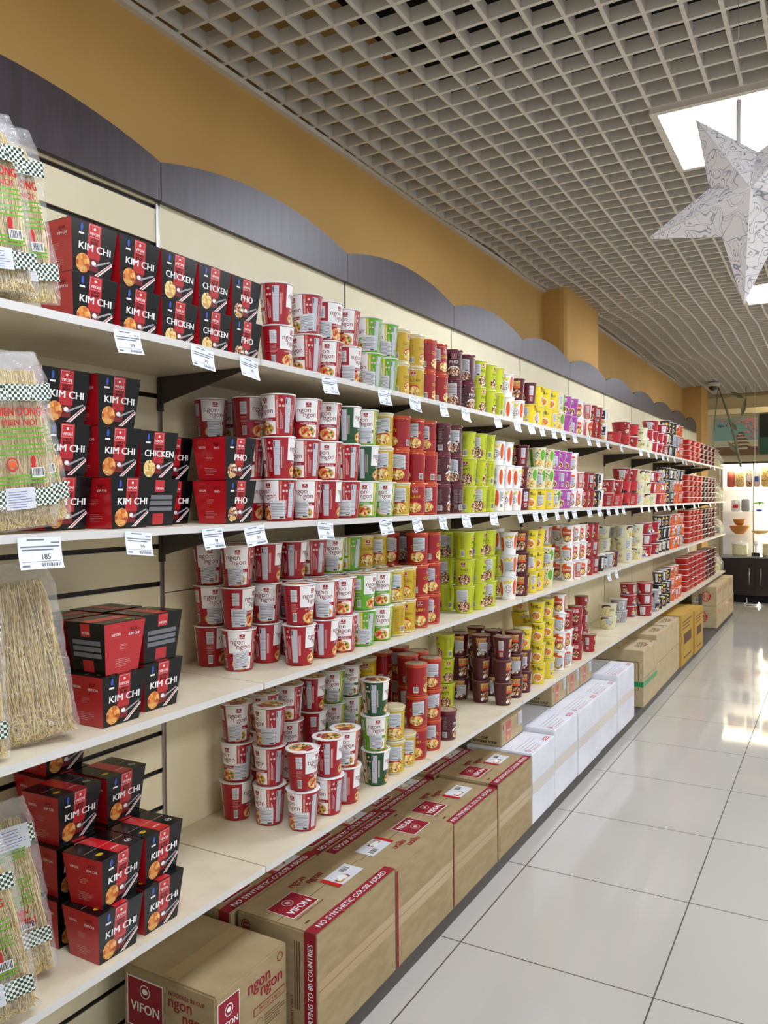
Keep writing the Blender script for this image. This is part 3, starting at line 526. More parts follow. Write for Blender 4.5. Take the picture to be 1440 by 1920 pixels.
for ln in STACKS.strip().split('\n'):
    head, *ents = ln.split(' '); s = int(head[0]); row = head[1]; cnt = {}
    for e in ents:
        x, y, st = e.split(','); x = float(x); y = float(y)
        items = []; i = 0
        while i < len(st):
            k = st[i]
            if i+1 < len(st) and st[i+1].isdigit(): items.append((k, int(st[i+1]))); i += 2
            else: items.append((k, rs.choice((0, 0, 4, 1, 2, 3)) if k in 'BJO' else rs.choice((0, 0, 1, 2, 3, 4)))); i += 1
        bk = items[0][0]; ck = (LOOK[bk], noun(bk)); cnt[ck] = cnt.get(ck, 0)+1; z = SZ[s]+.0006
        for lev, (k, var) in enumerate(items):
            rb, rt_, H = KIND[k][2]
            face = math.atan2(-y, -x); off = {0: 0, 1: -55, 2: 55, 3: -105, 4: 0, 5: -55, 6: 55}[var]; stick = var in (4, 5, 6)
            if row != 'f' and var == 0: off = rs.choice((0, 0, -25, 25, -60, 60))
            jit = rs.uniform(-9, 9); tilt = rs.choice((-1, 0, 0, 1)) if stick else 0
            t = cup(k, stick, tilt, 0)
            rz = face+R(off+jit); jx, jy = rs.uniform(-.003, .003), 0
            t.location = (x+jx, y+jy, z); t.rotation_euler = (0, 0, rz)
            if stick:
                for c in t.children:
                    if c.name.startswith('sticker'): c.rotation_euler = (0, 0, -R(off)+R(rs.uniform(-14, 14)))
            n_ = len(items); lv = 'single' if n_ == 1 else ('bottom' if lev == 0 else 'top' if lev == n_-1 else ('middle' if n_ == 3 else ORD[lev+1]+'-up'))
            nn = noun(k)
            if LOOK[k] == LOOK[bk]: t['label'] = '%s %s of the %s %s noodle %s stack from left, %s, %s' % (lv, nn, ORD[cnt[ck]], LOOK[bk], noun(bk), ROWN[row], WHERE[s])
            else: t['label'] = '%s noodle %s, %s in %s %s-bottomed stack from left, %s, %s' % (LOOK[k], nn, lv, ORD[cnt[ck]], LOOK[bk], ROWN[row], WHERE[s])
            t['group'] = '%s noodle %ss on the %s' % (LOOK[k], nn, WHERE[s])
            z += H+.0006
# ------------------------------------------------------------------ trays
TRAYS = """1 -1.44 8.947 T 4
1 -1.44 9.263 T 4
1 -1.44 9.58 T 4
1 -1.44 9.896 Q 4
1 -1.44 10.213 Q 4
1 -1.44 10.53 Q 4
1 -1.44 10.846 Q 4
2 -1.44 8.861 T 5
2 -1.44 9.146 T 5
2 -1.44 9.432 T 5
2 -1.44 9.717 T 5
2 -1.44 10.002 X 5
2 -1.44 10.287 Q 5
2 -1.44 10.572 Q 5
2 -1.44 10.857 Q 5
3 -1.44 8.913 T 6
3 -1.44 9.184 T 6
3 -1.44 9.455 T 6
3 -1.44 9.726 T 6
3 -1.44 9.997 X 6
3 -1.44 10.268 Q 6
3 -1.44 10.54 Q 6
3 -1.44 10.811 Q 6
4 -1.44 8.788 T 6
4 -1.44 9.075 T 6
4 -1.44 9.362 T 6
4 -1.44 9.649 T 6
4 -1.44 9.936 T 6
4 -1.44 10.223 Q 6
4 -1.44 10.51 Q 6
4 -1.44 10.797 Q 6"""
def tray_mesh(col, wcol):
    L, W_, H = .135, .20, .058   # along x, along y
    mb = MB(); 
    def rect(l, w_, z, r=.018, n_=4):
        pts = []
        for cx, cy, a0 in ((l/2-r, w_/2-r, 0), (-l/2+r, w_/2-r, pi/2), (-l/2+r, -w_/2+r, pi), (l/2-r, -w_/2+r, 1.5*pi)):
            for i in range(n_+1): a = a0+pi/2*i/n_; pts.append((cx+r*cos(a), cy+r*sin(a), z))
        return pts
    rings = [rect(L-.04, W_-.05, 0), rect(L-.034, W_-.044, .003), rect(L-.010, W_-.014, H-.0065), rect(L, W_, H-.0055), rect(L, W_, H-.0025), rect(L-.012, W_-.012, H-.001)]
    ms = [col, col, col, wcol, wcol]
    for i in range(5):
        a, b_ = rings[i], rings[i+1]; n_ = len(a); mb.add(a+b_, [(k, (k+1) % n_, (k+1) % n_+n_, k+n_) for k in range(n_)], ms[i])
    n_ = len(rings[0]); mb.add(rings[0], [tuple(range(n_-1, -1, -1))], col)
    S = plane((L/2-.012, 0, .010), (0, 1, 0), Vector((.013, 0, .038)).normalized())
    mb.oval(S, -.03, .018, .02, .009, 'orange_print', .003, 14); mb.text(S, '떡볶이', .035, .021, .016, 'pale_text', .004, bold=.02)
    body = mb.mesh('tray_base')
    mb = MB(); mb.add(rings[5], [tuple(range(n_))], col); S = plane((0, 0, H-.001), (0, 1, 0), (-1, 0, 0)); mb.oval(S, 0, 0, .05, .035, 'kimchi_print', .0005, 18)
    return body, mb.mesh('film_lid')
TM = {'T': tray_mesh('tray_orange', 'rim_white'), 'Q': tray_mesh('tray_maroon', 'rim_white'), 'X': tray_mesh('tray_black', 'rim_white')}
TL = {'T': 'orange-red', 'Q': 'wine red', 'X': 'black'}; TP = {}; cnt = {}
for ln in TRAYS.strip().split('\n'):
    s, x, y, k, n_ = ln.split(); s = int(s); x = float(x); y = float(y); n_ = int(n_); cnt[(s, k)] = cnt.get((s, k), 0)+1
    for lev in range(n_):
        if k not in TP:
            t = thing('noodle_tray', '', 'food tray')
            for nm, me in zip(('tray_base', 'film_lid'), TM[k]): o = bpy.data.objects.new(nm, me); COL.objects.link(o); o.parent = t
            TP[k] = t
        else:
            t = TP[k].copy(); COL.objects.link(t)
            for ch in TP[k].children: c = ch.copy(); COL.objects.link(c); c.parent = t
        t.location = (x+rs.uniform(-.004, .004), y+rs.uniform(-.006, .006), SZ[s]+.0006+lev*.0585); t.rotation_euler = (0, 0, R(rs.uniform(-2, 2)))
        lv = 'bottom' if lev == 0 else 'top' if lev == n_-1 else ORD[lev+1]+'-up'
        t['label'] = '%s white-rimmed %s noodle tray in %s such stack from left, %s' % (lv, TL[k], ORD[cnt[(s, k)]], WHERE[s]); t['group'] = '%s trays on the %s' % (TL[k], WHERE[s])
# ------------------------------------------------------------------ price tags
TAGS = """1,1.229 1,1.465 1,1.639 1,2.013 1,2.345 1,2.57 1,2.805 1,3.017 1,3.362 1,3.619 1,3.814 1,3.976 1,4.169 1,4.339 1,4.552 1,4.854 1,5.062 1,5.3 1,5.681 1,6.295 1,6.586 1,6.881 1,7.177 1,7.396 1,7.734 1,8.19 1,8.358 1,8.834 1,9.344 1,10.04 1,10.402 2,1.006 2,1.256 2,1.492 2,1.652 2,1.986 2,2.349 2,2.575 2,2.794 2,3.016 2,3.315 2,3.648 2,3.871 2,4.004 2,4.218 2,4.381 2,4.545 2,4.859 2,5.094 2,5.322 2,5.538 2,5.738 2,6.326 2,6.601 2,6.875 2,7.243 2,7.44 2,7.782 2,8.215 2,8.864 2,9.15 2,10.035 2,10.491 3,5.33 3,5.532 3,8.49"""
def tag_mesh(num, big=0):
    mb = MB(); W_, H = (.078, .050) if not big else (.098, .060)
    S0 = lambda u, v, o: (o+.010*(v/H)**2, u, v)
    for i in range(4): mb.patch(S0, -W_/2, W_/2, -H*(i+1)/4, -H*i/4, 'tag_white', 0)
    for i in range(4): mb.patch(lambda u, v, o: S0(-u, v, -o), -W_/2, W_/2, -H*(i+1)/4, -H*i/4, 'tag_white', .0006)
    for v, a, b_ in ((-.10, -.3, .1), (-.20, .25, .45), (-.32, -.45, .45), (-.42, -.42, .30)): mb.patch(S0, W_*a, W_*b_, H*v, H*(v+.045), 'text_grey', .0004)
    mb.text(S0, num, W_*.12, -H*.62, H*.26, 'black_print', .0006, bold=.015); mb.patch(S0, -W_*.45, W_*.45, -H*.775, -H*.76, 'text_grey', .0005)
    r = random.Random(4); u = -.02*W_
    while u < W_*.44: b_ = W_*r.choice((.01, .02)); mb.patch(S0, u, u+b_, -H*.93, -H*.82, 'black_print', .0005); u += b_*2
    mb.patch(S0, -W_*.45, -W_*.28, -H*.92, -H*.86, 'text_grey', .0005)
    return mb.mesh('price_tag')
tm = {'99': tag_mesh('99'), '185': tag_mesh('185', 1), '95': tag_mesh('95')}; cnt = {}; prev = {}; TP2 = {}
for e in TAGS.split():
    s, y = e.split(','); s = int(s); y = float(y); cnt[s] = cnt.get(s, 0)+1; i = cnt[s]
    if y < prev.get(s, -9)+.09: y = prev[s]+.09
    prev[s] = y
    num = '185' if (s, i) == (2, 1) else ('99' if y < 1.8 else '95'); sc = 1 if y < 3 else .92
    if num not in TP2: o = bpy.data.objects.new('price_tag', tm[num]); TP2[num] = o
    else: o = TP2[num].copy()
    COL.objects.link(o)
    z = SZ[s]-(.008 if s < 3 else .012); o.location = (XF+.0035, y, z); o.rotation_euler = (R(rs.uniform(-7, 7)), 0, R(rs.uniform(-4, 4)))
    tag(o, {'185': 'largest white price tag reading 185 on the second shelf'}.get(num, 'small white price tag, %s from left along the %s edge' % (ORD[i], WHERE[s])), 'price tag', 'price tags on the %s' % WHERE[s])
# ------------------------------------------------------------------ tapered lunch boxes
def lunch_mesh(word, pic):
    a, b_, c, d, H = .0575, .0620, .0455, .0500, .111      # half sizes: top x,y / bottom x,y
    mb = MB()
    top = [(a, -b_, H), (a, b_, H), (-a, b_, H), (-a, -b_, H)]; bot = [(c, -d, 0), (c, d, 0), (-c, d, 0), (-c, -d, 0)]
    mb.add(bot+top, [(0, 1, 5, 4)], 'box_black'); mb.add(bot+top, [(1, 2, 6, 5), (3, 0, 4, 7)], 'box_red'); mb.add(bot+top, [(2, 3, 7, 6)], 'box_black'); mb.add(bot+top, [(3, 2, 1, 0)], 'box_red')
    def face(p0, p1, q0, q1):  # bottom left, bottom right, top left, top right -> S(u -1..1, v 0..1)
        p0, p1, q0, q1 = map(Vector, (p0, p1, q0, q1)); N = (p1-p0).cross(q0-p0).normalized(); Wd = (p1-p0).length; Wt = (q1-q0).length; cb = (p0+p1)/2; ct = (q0+q1)/2; U = (p1-p0).normalized(); hh = (ct-cb).length
        return lambda u, v, o: cb.lerp(ct, v/hh)+U*u+N*o
    Sf = face(bot[0], bot[1], top[0], top[1]); Sl = face(bot[3], bot[0], top[3], top[0]); Sr = face(bot[1], bot[2], top[1], top[2]); Sb = face(bot[2], bot[3], top[2], top[3])
    # black front
    mb.patch(Sf, -.016, .018, .038, .1115, 'box_red', .0003); mb.patch(Sf, -.010, .015, .012, .05, 'box_red_text', .00025)
    mb.patch(Sf, -.0145, .0135, .083, .1085, 'white_print', .0005); mb.patch(Sf, -.0140, .0130, .0835, .108, 'bright_red', .0007); mb.text(Sf, 'VIFON', 0, .090, .0088, 'white_print', .001, bold=.03); mb.oval(Sf, 0, .101, .003, .003, 'white_print', .001, 8)
    mb.text(Sf, 'LUNCH', .001, .0785, .0065, 'box_black', .001, bold=.03); mb.text(Sf, 'BOX', .001, .0715, .0095, 'box_black', .001, bold=.05)
    mb.text(Sf, word, .003, .060, .0215 if len(word) > 3 else .024, 'white_print', .0012, bold=.04, wx=1.12 if ' ' in word else 1.02, res=3); lines(mb, Sf, -.008, .014, .045, .053, 3, 'bright_red', .0008)
    mb.oval(Sf, -.034, .098, .0035, .0085, 'blue_dot', .0006, 12); mb.patch(Sf, -.041, -.027, .083, .087, 'white_print', .0006)
    mb.oval(Sf, -.026, .024, .0185, .0205, pic, .0007, 20); mb.patch(Sf, -.037, -.016, .008, .017, 'tan_noodle', .0009)
    mb.oval(Sf, .002, .029, .006, .005, 'white_print', .0008, 12)
    q = [Sf(.004, .003, .0008), Sf(.016, .003, .0008), Sf(.052, .034, .0008), Sf(.050, .040, .0008)]; mb.add(q, [(0, 1, 2, 3)], 'white_print')
    q = [Sf(.009, .004, .0011), Sf(.012, .004, .0011), Sf(.050, .036, .0011), Sf(.049, .038, .0011)]; mb.add(q, [(0, 1, 2, 3)], 'box_red')
    q = [Sf(.003, .026, .0008), Sf(.005, .022, .0008), Sf(.048, .041, .0008), Sf(.044, .043, .0008)]; mb.add(q, [(0, 1, 2, 3)], 'grey_print')
    # red sides
    for S in (Sl, Sr):
        mb.patch(S, -.038, -.012, .078, .104, 'salmon_print', .0004); mb.patch(S, -.0373, -.0127, .0787, .1033, 'box_red', .0006); mb.text(S, 'VIFON', -.025, .086, .0085, 'white_print', .0009, bold=.02)
        mb.text(S, 'BOX', .026, .094, .010, 'box_red_text', .0008, bold=.04); mb.text(S, word, .026, .083, .0085, 'white_print', .0009, bold=.03)
        lines(mb, S, -.012, .012, .052, .066, 4, 'pale_text', .0006, k=.15); lines(mb, S, -.02, .02, .014, .034, 5, 'pale_text', .0006, k=.18)
    # black back
    mb.patch(Sb, -.015, .015, .082, .110, 'bright_red', .0004); mb.text(Sb, 'VIFON', 0, .090, .0085, 'white_print', .0008, bold=.02); mb.patch(Sb, -.017, .017, .004, .030, 'box_red', .0004)
    for v in (.036, .050, .064): mb.patch(Sb, -.044, .044, v, v+.010, 'text_grey', .0004)
    body = mb.mesh('carton_body')
    mb = MB(); mb.add([(a, -b_, 0), (a, b_, 0), (-a, b_, 0), (-a, -b_, 0), (a, -b_, .0015), (a, b_, .0015), (-a, b_, .0015), (-a, -b_, .0015)], [(4, 5, 6, 7), (0, 1, 5, 4), (1, 2, 6, 5), (2, 3, 7, 6), (3, 0, 4, 7)], 'box_black')
    St = plane((0, 0, .0015), (0, 1, 0), (-1, 0, 0)); mb.patch(St, -.017, .018, -.0575, .0575, 'bright_red', .0003); mb.oval(St, -.040, -.028, .009, .0065, 'gold_print', .0005, 18)
    mb.ring(St, .042, -.030, .0065, .0078, 'white_print', .0005); mb.patch(St, .0365, .0475, -.031, -.029, 'white_print', .0006); mb.patch(St, -.058, .058, -.0004, .0004, 'pale_text', .0006); mb.text(St, 'VIFON', .001, -.03, .008, 'white_print', .0006, bold=.02)
    return body, mb.mesh('carton_lid')
LM = {'KIM CHI': lunch_mesh('KIM CHI', 'kimchi_print'), 'CHICKEN': lunch_mesh('CHICKEN', 'noodle_print'), 'PHO': lunch_mesh('PHO', 'brown_food')}
LUNCH = []   # shelf, x, y, level, rot, word, label bit
k_, c_, p_ = 'KIM CHI', 'CHICKEN', 'PHO'
for i, (y, w_) in enumerate(((1.207, k_), (1.336, k_), (1.464, c_), (1.592, c_), (1.719, p_))):
    for lev in (0, 1): LUNCH.append((1, -1.462, y, lev, 0, w_, 'stack %s from the bags' % ORD[i+1]))
for lev in (0, 1, 2): LUNCH.append((2, -1.475, 1.140, lev, 0, k_, 'stack first from the bags'))
for lev in (0, 1, 2): LUNCH.append((2, -1.462 if lev else -1.425, 1.27, lev, 0, k_, 'stack second from the bags'))
LUNCH += [(2, -1.475, 1.402, 0, 180, c_, 'stack third from the bags, turned backward'), (2, -1.475, 1.402, 1, 0, c_, 'stack third from the bags'),
          (2, -1.56, 1.545, 0, 0, k_, 'stack fourth, set back'), (2, -1.56, 1.545, 1, 0, k_, 'stack fourth, set back'),
          (2, -1.46, 1.64, 0, 0, p_, 'stack fifth from the bags') if 0 else (2, -1.432, 1.65, 0, 0, p_, 'stack fifth from the bags'), (2, -1.432, 1.65, 1, 0, p_, 'stack fifth from the bags'),
          (3, -1.42, 1.235, 0, 0, k_, 'front stack nearest the bag'), (3, -1.42, 1.235, 1, 90, k_, 'front stack nearest the bag, turned sideways'),
          (3, -1.44, 1.372, 0, 0, k_, 'front stack farther from the bag'), (3, -1.44, 1.372, 1, 180, k_, 'front stack farther from the bag, turned backward'),
          (3, -1.56, 1.235, 0, 0, k_, 'rear stack nearest the bag'), (3, -1.56, 1.235, 1, 90, k_, 'rear stack nearest the bag'), (3, -1.575, 1.372, 0, 0, k_, 'rear stack farther from the bag'), (3, -1.575, 1.372, 1, 0, k_, 'rear stack farther from the bag'),
          (4, -1.407, 1.206, 0, 0, k_, 'front stack nearest the bags'), (4, -1.41, 1.212, 1, 4, k_, 'front stack nearest the bags'), (4, -1.41, 1.336, 0, 0, k_, 'front stack farther from the bags'), (4, -1.415, 1.340, 1, 3, k_, 'front stack farther from the bags')]
for lev in (0, 1, 2): LUNCH += [(4, -1.535, 1.205, lev, 3 if lev == 2 else 0, k_, 'middle stack nearest the bags'), (4, -1.535, 1.340, lev, 2 if lev == 2 else 0, k_, 'middle stack farther from the bags')]
for lev in (0, 1, 2, 3): LUNCH.append((4, -1.654, 1.27, lev, 0, k_, 'rear stack against the wall panel'))
LP = {}
for s, x, y, lev, rot, word, bit in LUNCH:
    if word not in LP:
        t = thing('lunch_box', '', 'lunch box'); b_ = bpy.data.objects.new('carton_body', LM[word][0]); l_ = bpy.data.objects.new('carton_lid', LM[word][1]); l_.location = (0, 0, .111)
        for o in (b_, l_): COL.objects.link(o); o.parent = t
        LP[word] = t
    else:
        t = LP[word].copy(); COL.objects.link(t)
        for ch in LP[word].children: c = ch.copy(); COL.objects.link(c); c.parent = t
    t.location = (x, y, SZ[s]+.0006+lev*.1132); t.rotation_euler = (0, 0, R(rot))
    lv = ['bottom', 'second-up', 'third-up', 'fourth-up'][lev]
    t['label'] = '%s black-and-red %s lunch box, %s, %s' % (lv, word.lower().replace(' ', ''), WHERE[s], bit); t['group'] = 'lunch boxes on the %s' % WHERE[s]
# ------------------------------------------------------------------ noodle bags
def bag(loc, rz, lean, W_, H, D, label, printed, seed, stripe_up=True):
    r = random.Random(seed); t = thing('noodle_bag', label, 'noodle bag', loc, rz, 'bags of dried glass noodles'); t.rotation_euler = (lean[0], lean[1], rz); t.location.z += W_*.5*sin(lean[0])*.95
    # strands: the broad face looks along +x; y across; z up
    mb = MB()
    for i in range(560):
        y = r.uniform(-1, 1)*(W_/2-.012); x = r.uniform(-1, 1)*(D/2-.011); ph = r.uniform(0, 6.28); amp = r.uniform(.002, .006); pts = []
        z0, z1 = r.uniform(.008, .03), H*r.uniform(.84, .9); n_ = 12
        for k in range(n_+1):
            f = k/n_; z = z0+(z1-z0)*f; sq = 1-.25*f**3
            pts.append((x*sq+amp*.5*sin(ph+f*7), max(-W_/2+.008, min(W_/2-.008, y*sq+amp*sin(ph*2+f*9))), z))
        # curled foot
        pts = [(pts[0][0], pts[0][1]+r.uniform(-.012, .012), max(.004, pts[0][2]-.012))]+pts
        mb.tube(pts, .00075, 'glass_noodle' if r.random() < .7 else 'glass_noodle_dark', 3, False)
    for i in range(70):   # loops crumpled at the foot
        cy, cz, rr_ = r.uniform(-1, 1)*(W_/2-.03), r.uniform(.02, .06), r.uniform(.008, .016); x = r.uniform(.2, 1)*(D/2-.010); a0 = r.uniform(0, 6)
        mb.tube([(x, cy+rr_*cos(a0+a), max(.004, cz+rr_*sin(a0+a))) for a in [q*.5 for q in range(8)]], .0009, 'glass_noodle', 3, False)
    o = mb.build('noodles', t); o['kind'] = 'stuff'
    # film: crumpled closed sleeve
    nu, nv = 40, 34; vs_ = []
    for j in range(nv+1):
        f = j/nv; z = H*f
        sx = (D/2)*(min(1, f*9+.35) if f < .1 else 1)*(1-max(0, (f-.82)/.18)**1.2*.9); sy = (W_/2)*(1-.0*f)*(1-max(0, (f-.85)/.15)*.18)
        for i in range(nu):
            a = 2*pi*i/nu; ca, sa = cos(a), sin(a); e = .45
            x = math.copysign(abs(ca)**e, ca)*sx; y = math.copysign(abs(sa)**e, sa)*sy
            k = .0022*(hsh(i*3+seed, j*5)+hsh(i//2+seed, j//3)*2.2)
            vs_.append((x+k*ca*2, y+k*sa, z))
    fs = [(j*nu+i, j*nu+(i+1) % nu, (j+1)*nu+(i+1) % nu, (j+1)*nu+i) for j in range(nv) for i in range(nu)]
    mb = MB(); mb.add(vs_, fs, 'film_clear', True); mb.build('film', t)
    if printed:
        mb = MB(); S = lambda u, v, o: (D/2+.0035+o+.0015*sin(u*60+v*30), u, v)
        def chk(v0, v1, u0=-1, u1=1): mb.patch(S, u0*W_/2*.93, u1*W_/2*.93, v0*H, v1*H, 'checker_print', .0003, 10, 3)
        def wht(v0, v1, u0, u1): mb.patch(S, u0*W_/2, u1*W_/2, v0*H, v1*H, 'sticker_white', .0006, 4, 2); lines(mb, S, u0*W_/2+.004, u1*W_/2-.006, v0*H+.004, v1*H-.003, 7, 'blue_print', .001, k=.16)
        fl = printed == 2
        a = (lambda v0, v1: (1-v1, 1-v0)) if fl else (lambda v0, v1: (v0, v1))
        chk(*a(.72, .81)); chk(*a(.13, .23)); wht(.12, .24, -.55, .25) if not fl else wht(.74, .88, -.1, .8)
        mb.text(S, 'MIEN DONG', 0, a(.66, .66)[0]*H, .023, 'bright_red', .0012, bold=.03, wx=.70, flip=fl); mb.text(S, 'MIEN NOI', 0, a(.60, .6)[0]*H, .016, 'bright_red', .0012, bold=.03, flip=fl)
        for v in (.56, .535, .51, .47, .445, .42, .30, .28, .26): v_ = a(v, v)[0]*H; mb.patch(S, -W_*.36, W_*.33, v_, v_+.0028, 'green_print', .0008, 6, skew=.002)
        mb.ring(S, -.022, .37*H, .010, .013, 'bright_red', .001); mb.oval(S, -.022, .37*H, .007, .007, 'orange_print', .001, 12); mb.oval(S, .022, .385*H, .005, .010, 'bright_red', .001, 12); mb.oval(S, .022, .355*H, .005, .004, 'bright_red', .001, 8)
        barcode(mb, S, .030, .32*H, .026, .018, .0012)
        mb.build('printed_label', t)
    return t
bz = .0012
bag((-1.384, 1.020, SZ[1]+bz), R(-3), (R(9), 0, 0), .150, .335, .034, 'leaning noodle bag on top shelf touching the lunch boxes', 1, 1)
bag((-1.339, .935, SZ[1]+bz), R(-3), (R(7), 0, 0), .145, .325, .034, 'noodle bag at left frame edge on top shelf', 1, 2)
bag((-1.390, 1.048, SZ[2]+bz), R(-3), (R(11), 0, 0), .140, .340, .034, 'noodle bag behind another beside lunch boxes, second shelf', 1, 3)
bag((-1.343, .975, SZ[2]+bz), R(-3), (R(5), 0, 0), .145, .335, .034, 'front noodle bag with checkered print at left, second shelf', 1, 4)
bag((-1.395, 1.045, SZ[3]+bz), R(-28), (R(8), 0, 0), .150, .360, .052, 'plain unprinted noodle bag standing upright on third shelf', 0, 5)
bag((-1.395, .895, SZ[3]+bz), R(-28), (R(3), 0, 0), .140, .33, .050, 'printed noodle bag cut by left edge, third shelf', 1, 6)
bag((-1.450, 1.030, SZ[4]+bz), R(-28), (R(8), 0, 0), .150, .370, .052, 'noodle bag with upside-down red lettering on lowest shelf', 2, 7)
bag((-1.366, .925, SZ[4]+bz), R(-30), (R(9), 0, 0), .150, .35, .050, 'front noodle bag in bottom left corner, lowest shelf', 1, 8)
for o in [o for o in bpy.data.objects if o not in before_shelving and o.parent is None]:
    o.location = (o.location.x*SHELF_SCALE, o.location.y*SHELF_SCALE, CAM_H+(o.location.z-CAM_H)*SHELF_SCALE); o.scale = (SHELF_SCALE,)*3
# ------------------------------------------------------------------ cartons on the plinth
mb = MB(); mb.box(-1.545, -1.137, -.3, 10.45, 0, .052, 'kick_grey'); tag(mb.build('shelf_plinth'), 'long low dark grey plinth under the cartons', 'plinth')
ZP = .0530
def carton(x0, x1, y0, y1, z0, z1, label, style, flip=False, base='kraft', name='carton'):
    t = thing(name, label, 'carton', ((x0+x1)/2, (y0+y1)/2, z0), 0, 'cartons under the shelves')
    L, W_, H = (x1-x0)/2, (y1-y0)/2, z1-z0; mb = MB(); bv = .004
    # rounded cardboard box
    bm = bmesh.new(); bmesh.ops.create_cube(bm, size=1)
    for v in bm.verts: v.co = Vector((v.co.x*2*L, v.co.y*2*W_, (v.co.z+.5)*H))
    bmesh.ops.bevel(bm, geom=bm.edges[:], offset=bv, segments=2, affect='EDGES'); bm.verts.ensure_lookup_table()
    mb.add([v.co[:] for v in bm.verts], [tuple(v.index for v in f.verts) for f in bm.faces], base); bm.free()
    St = plane((0, 0, H), (0, 1, 0), (-1, 0, 0)) if not flip else plane((0, 0, H), (0, -1, 0), (1, 0, 0))
    Sx = plane((L, 0, 0), (0, 1, 0), (0, 0, 1)); Sy = plane((0, -W_, 0), (1, 0, 0), (0, 0, 1))
    # top seam and tape
    mb.patch(St, -W_+.006, W_-.006, -.0012, .0012, 'kraft_print_brown', .0004)
    if style == 'tomyum':
        mb.patch(St, -W_, W_, -L+.001, -L+.036, 'kraft_print_red', .0006, 1); mb.text(St, 'NO SYNTHETIC COLOR ADDED', 0, -L+.018, .0235, 'white_print', .0012, bold=.02)
        mb.patch(St, -W_+.035, -W_+.150, .0-.052+.02, .058, 'white_print', .0005); mb.patch(St, -W_+.037, -W_+.148, -.030, .056, 'kraft_print_red', .0008); mb.text(St, 'VIFON', -W_+.092, -.008, .030, 'white_print', .0013, bold=.03); mb.ring(St, -W_+.092, .030, .014, .016, 'pale_text', .0013); mb.oval(St, -W_+.092, .030, .008, .007, 'pale_text', .0013, 12)
        mb.text(St, 'Exporting to 80 countries', -W_+.094, -.042, .012, 'kraft_print_red', .001)
        mb.text(St, 'ngon', W_-.205, .072, .036, 'kraft_print_red', .001, bold=.02, res=3); mb.text(St, 'ngon', W_-.160, .045, .036, 'kraft_print_red', .001, bold=.02, res=3)
        mb.patch(St, W_-.175, W_-.045, -.045, .022, 'sticker_white', .0014); mb.patch(St, W_-.175, W_-.157, -.045, .022, 'bright_red', .0017); barcode(mb, St, W_-.078, .002, .042, .026, .0016); mb.oval(St, W_-.120, -.018, .016, .014, 'white_print', .0019, 12); mb.patch(St, W_-.150, W_-.100, -.034, -.012, 'food_print', .0018)
        mb.patch(St, W_-.145, W_-.106, -.028, -.016, 'white_print', .002)
        mb.patch(St, -W_+.03, -W_+.05, -.085+.01, -.078+.01, 'kraft_print_brown', .0008)
        mb.patch(Sy, L-.037, L-.001, .003, H-.002, 'kraft_print_red', .0006) if not flip else None
        if not flip:
            mb.text(Sy, 'EXPORTING TO 80 COUNTRIES', L-.018, H*.5, .0215, 'white_print', .0012, bold=.02, wx=.80, vert=True)
            for u in (-.055, -.048, -.041): mb.patch(Sy, L+u-.012, L+u-.009, H*.32, H*.9, 'kraft_print_brown', .0006)
            mb.patch(Sy, -L+.055, -L+.075, .1, .25, 'kraft_print_red', .0006); mb.patch(Sy, -L+.057, -L+.073, .102, .248, base, .0009); mb.text(Sy, '24 CUPS X 60 G', -L+.065, .175, .0135, 'kraft_print_red', .0012, bold=.01, vert=True)
            mb.text(Sy, 'ngon', -L+.035, H-.06, .04, 'kraft_print_red', .001, bold=.02, vert=True); mb.text(Sy, 'FOR EXPORT ONLY', L-.075, .075, .0125, 'kraft_print_red', .001, bold=.01, vert=True)
            mb.ring(Sy, -L+.09, .11, .016, .018, 'kraft_print_brown', .001); mb.ring(Sy, -L+.03, H-.03, .012, .015, 'kraft_print_red', .001)
        mb.patch(Sx, -W_+.01, W_-.006, H*.5, H*.5+.0012, 'kraft_print_brown', .0008); mb.patch(Sx, -W_+.01, W_-.006, H*.5-.026, H*.5+.026, 'tape', .0006)
        mb.patch(Sx, -W_, -W_+.012, .004, H-.004, 'kraft_print_red', .0006) if flip else None
    elif style == 'corner':
        mb.patch(St, -W_+.01, W_-.01, -.02, .022, 'tape', .0005)
        mb.patch(Sy, -L+.012, -L+.128, H-.140, H-.022, 'white_print', .0006); mb.patch(Sy, -L+.015, -L+.125, H-.137, H-.025, 'kraft_print_red', .0009); mb.text(Sy, 'VIFON', -L+.070, H-.090, .032, 'white_print', .0014, bold=.03); mb.ring(Sy, -L+.07, H-.05, .014, .016, 'white_print', .0014); mb.oval(Sy, -L+.07, H-.05, .009, .007, 'white_print', .0014, 12)
        mb.text(Sy, 'NOODLES IN CUP', L-.085, H-.028, .0135, 'kraft_print_red', .001, bold=.02); mb.text(Sy, 'ngon', L-.105, H-.054, .038, 'kraft_print_red', .001, bold=.02, res=3); mb.text(Sy, 'ngon', L-.062, H-.082, .038, 'kraft_print_red', .001, bold=.02, res=3)
        mb.patch(Sy, L-.14, L-.04, H-.15, H-.118, 'kraft_print_red', .0008)
        mb.patch(Sx, -W_+.006, -W_+.080, H-.105, H-.020, 'white_print', .0006); mb.patch(Sx, -W_+.008, -W_+.078, H-.103, H-.022, 'kraft_print_red', .0009); mb.text(Sx, 'VIFON', -W_+.043, H-.080, .021, 'white_print', .0014, bold=.03); mb.ring(Sx, -W_+.043, H-.048, .012, .014, 'white_print', .0014)
        mb.oval(Sx, -W_+.043, H-.048, .007, .006, 'white_print', .0014, 12)
        mb.text(Sx, 'ngon', W_-.108, H-.050, .044, 'kraft_print_red', .001, bold=.02, res=3); mb.text(Sx, 'ngon', W_-.062, H-.075, .044, 'kraft_print_red', .001, bold=.02, res=3)
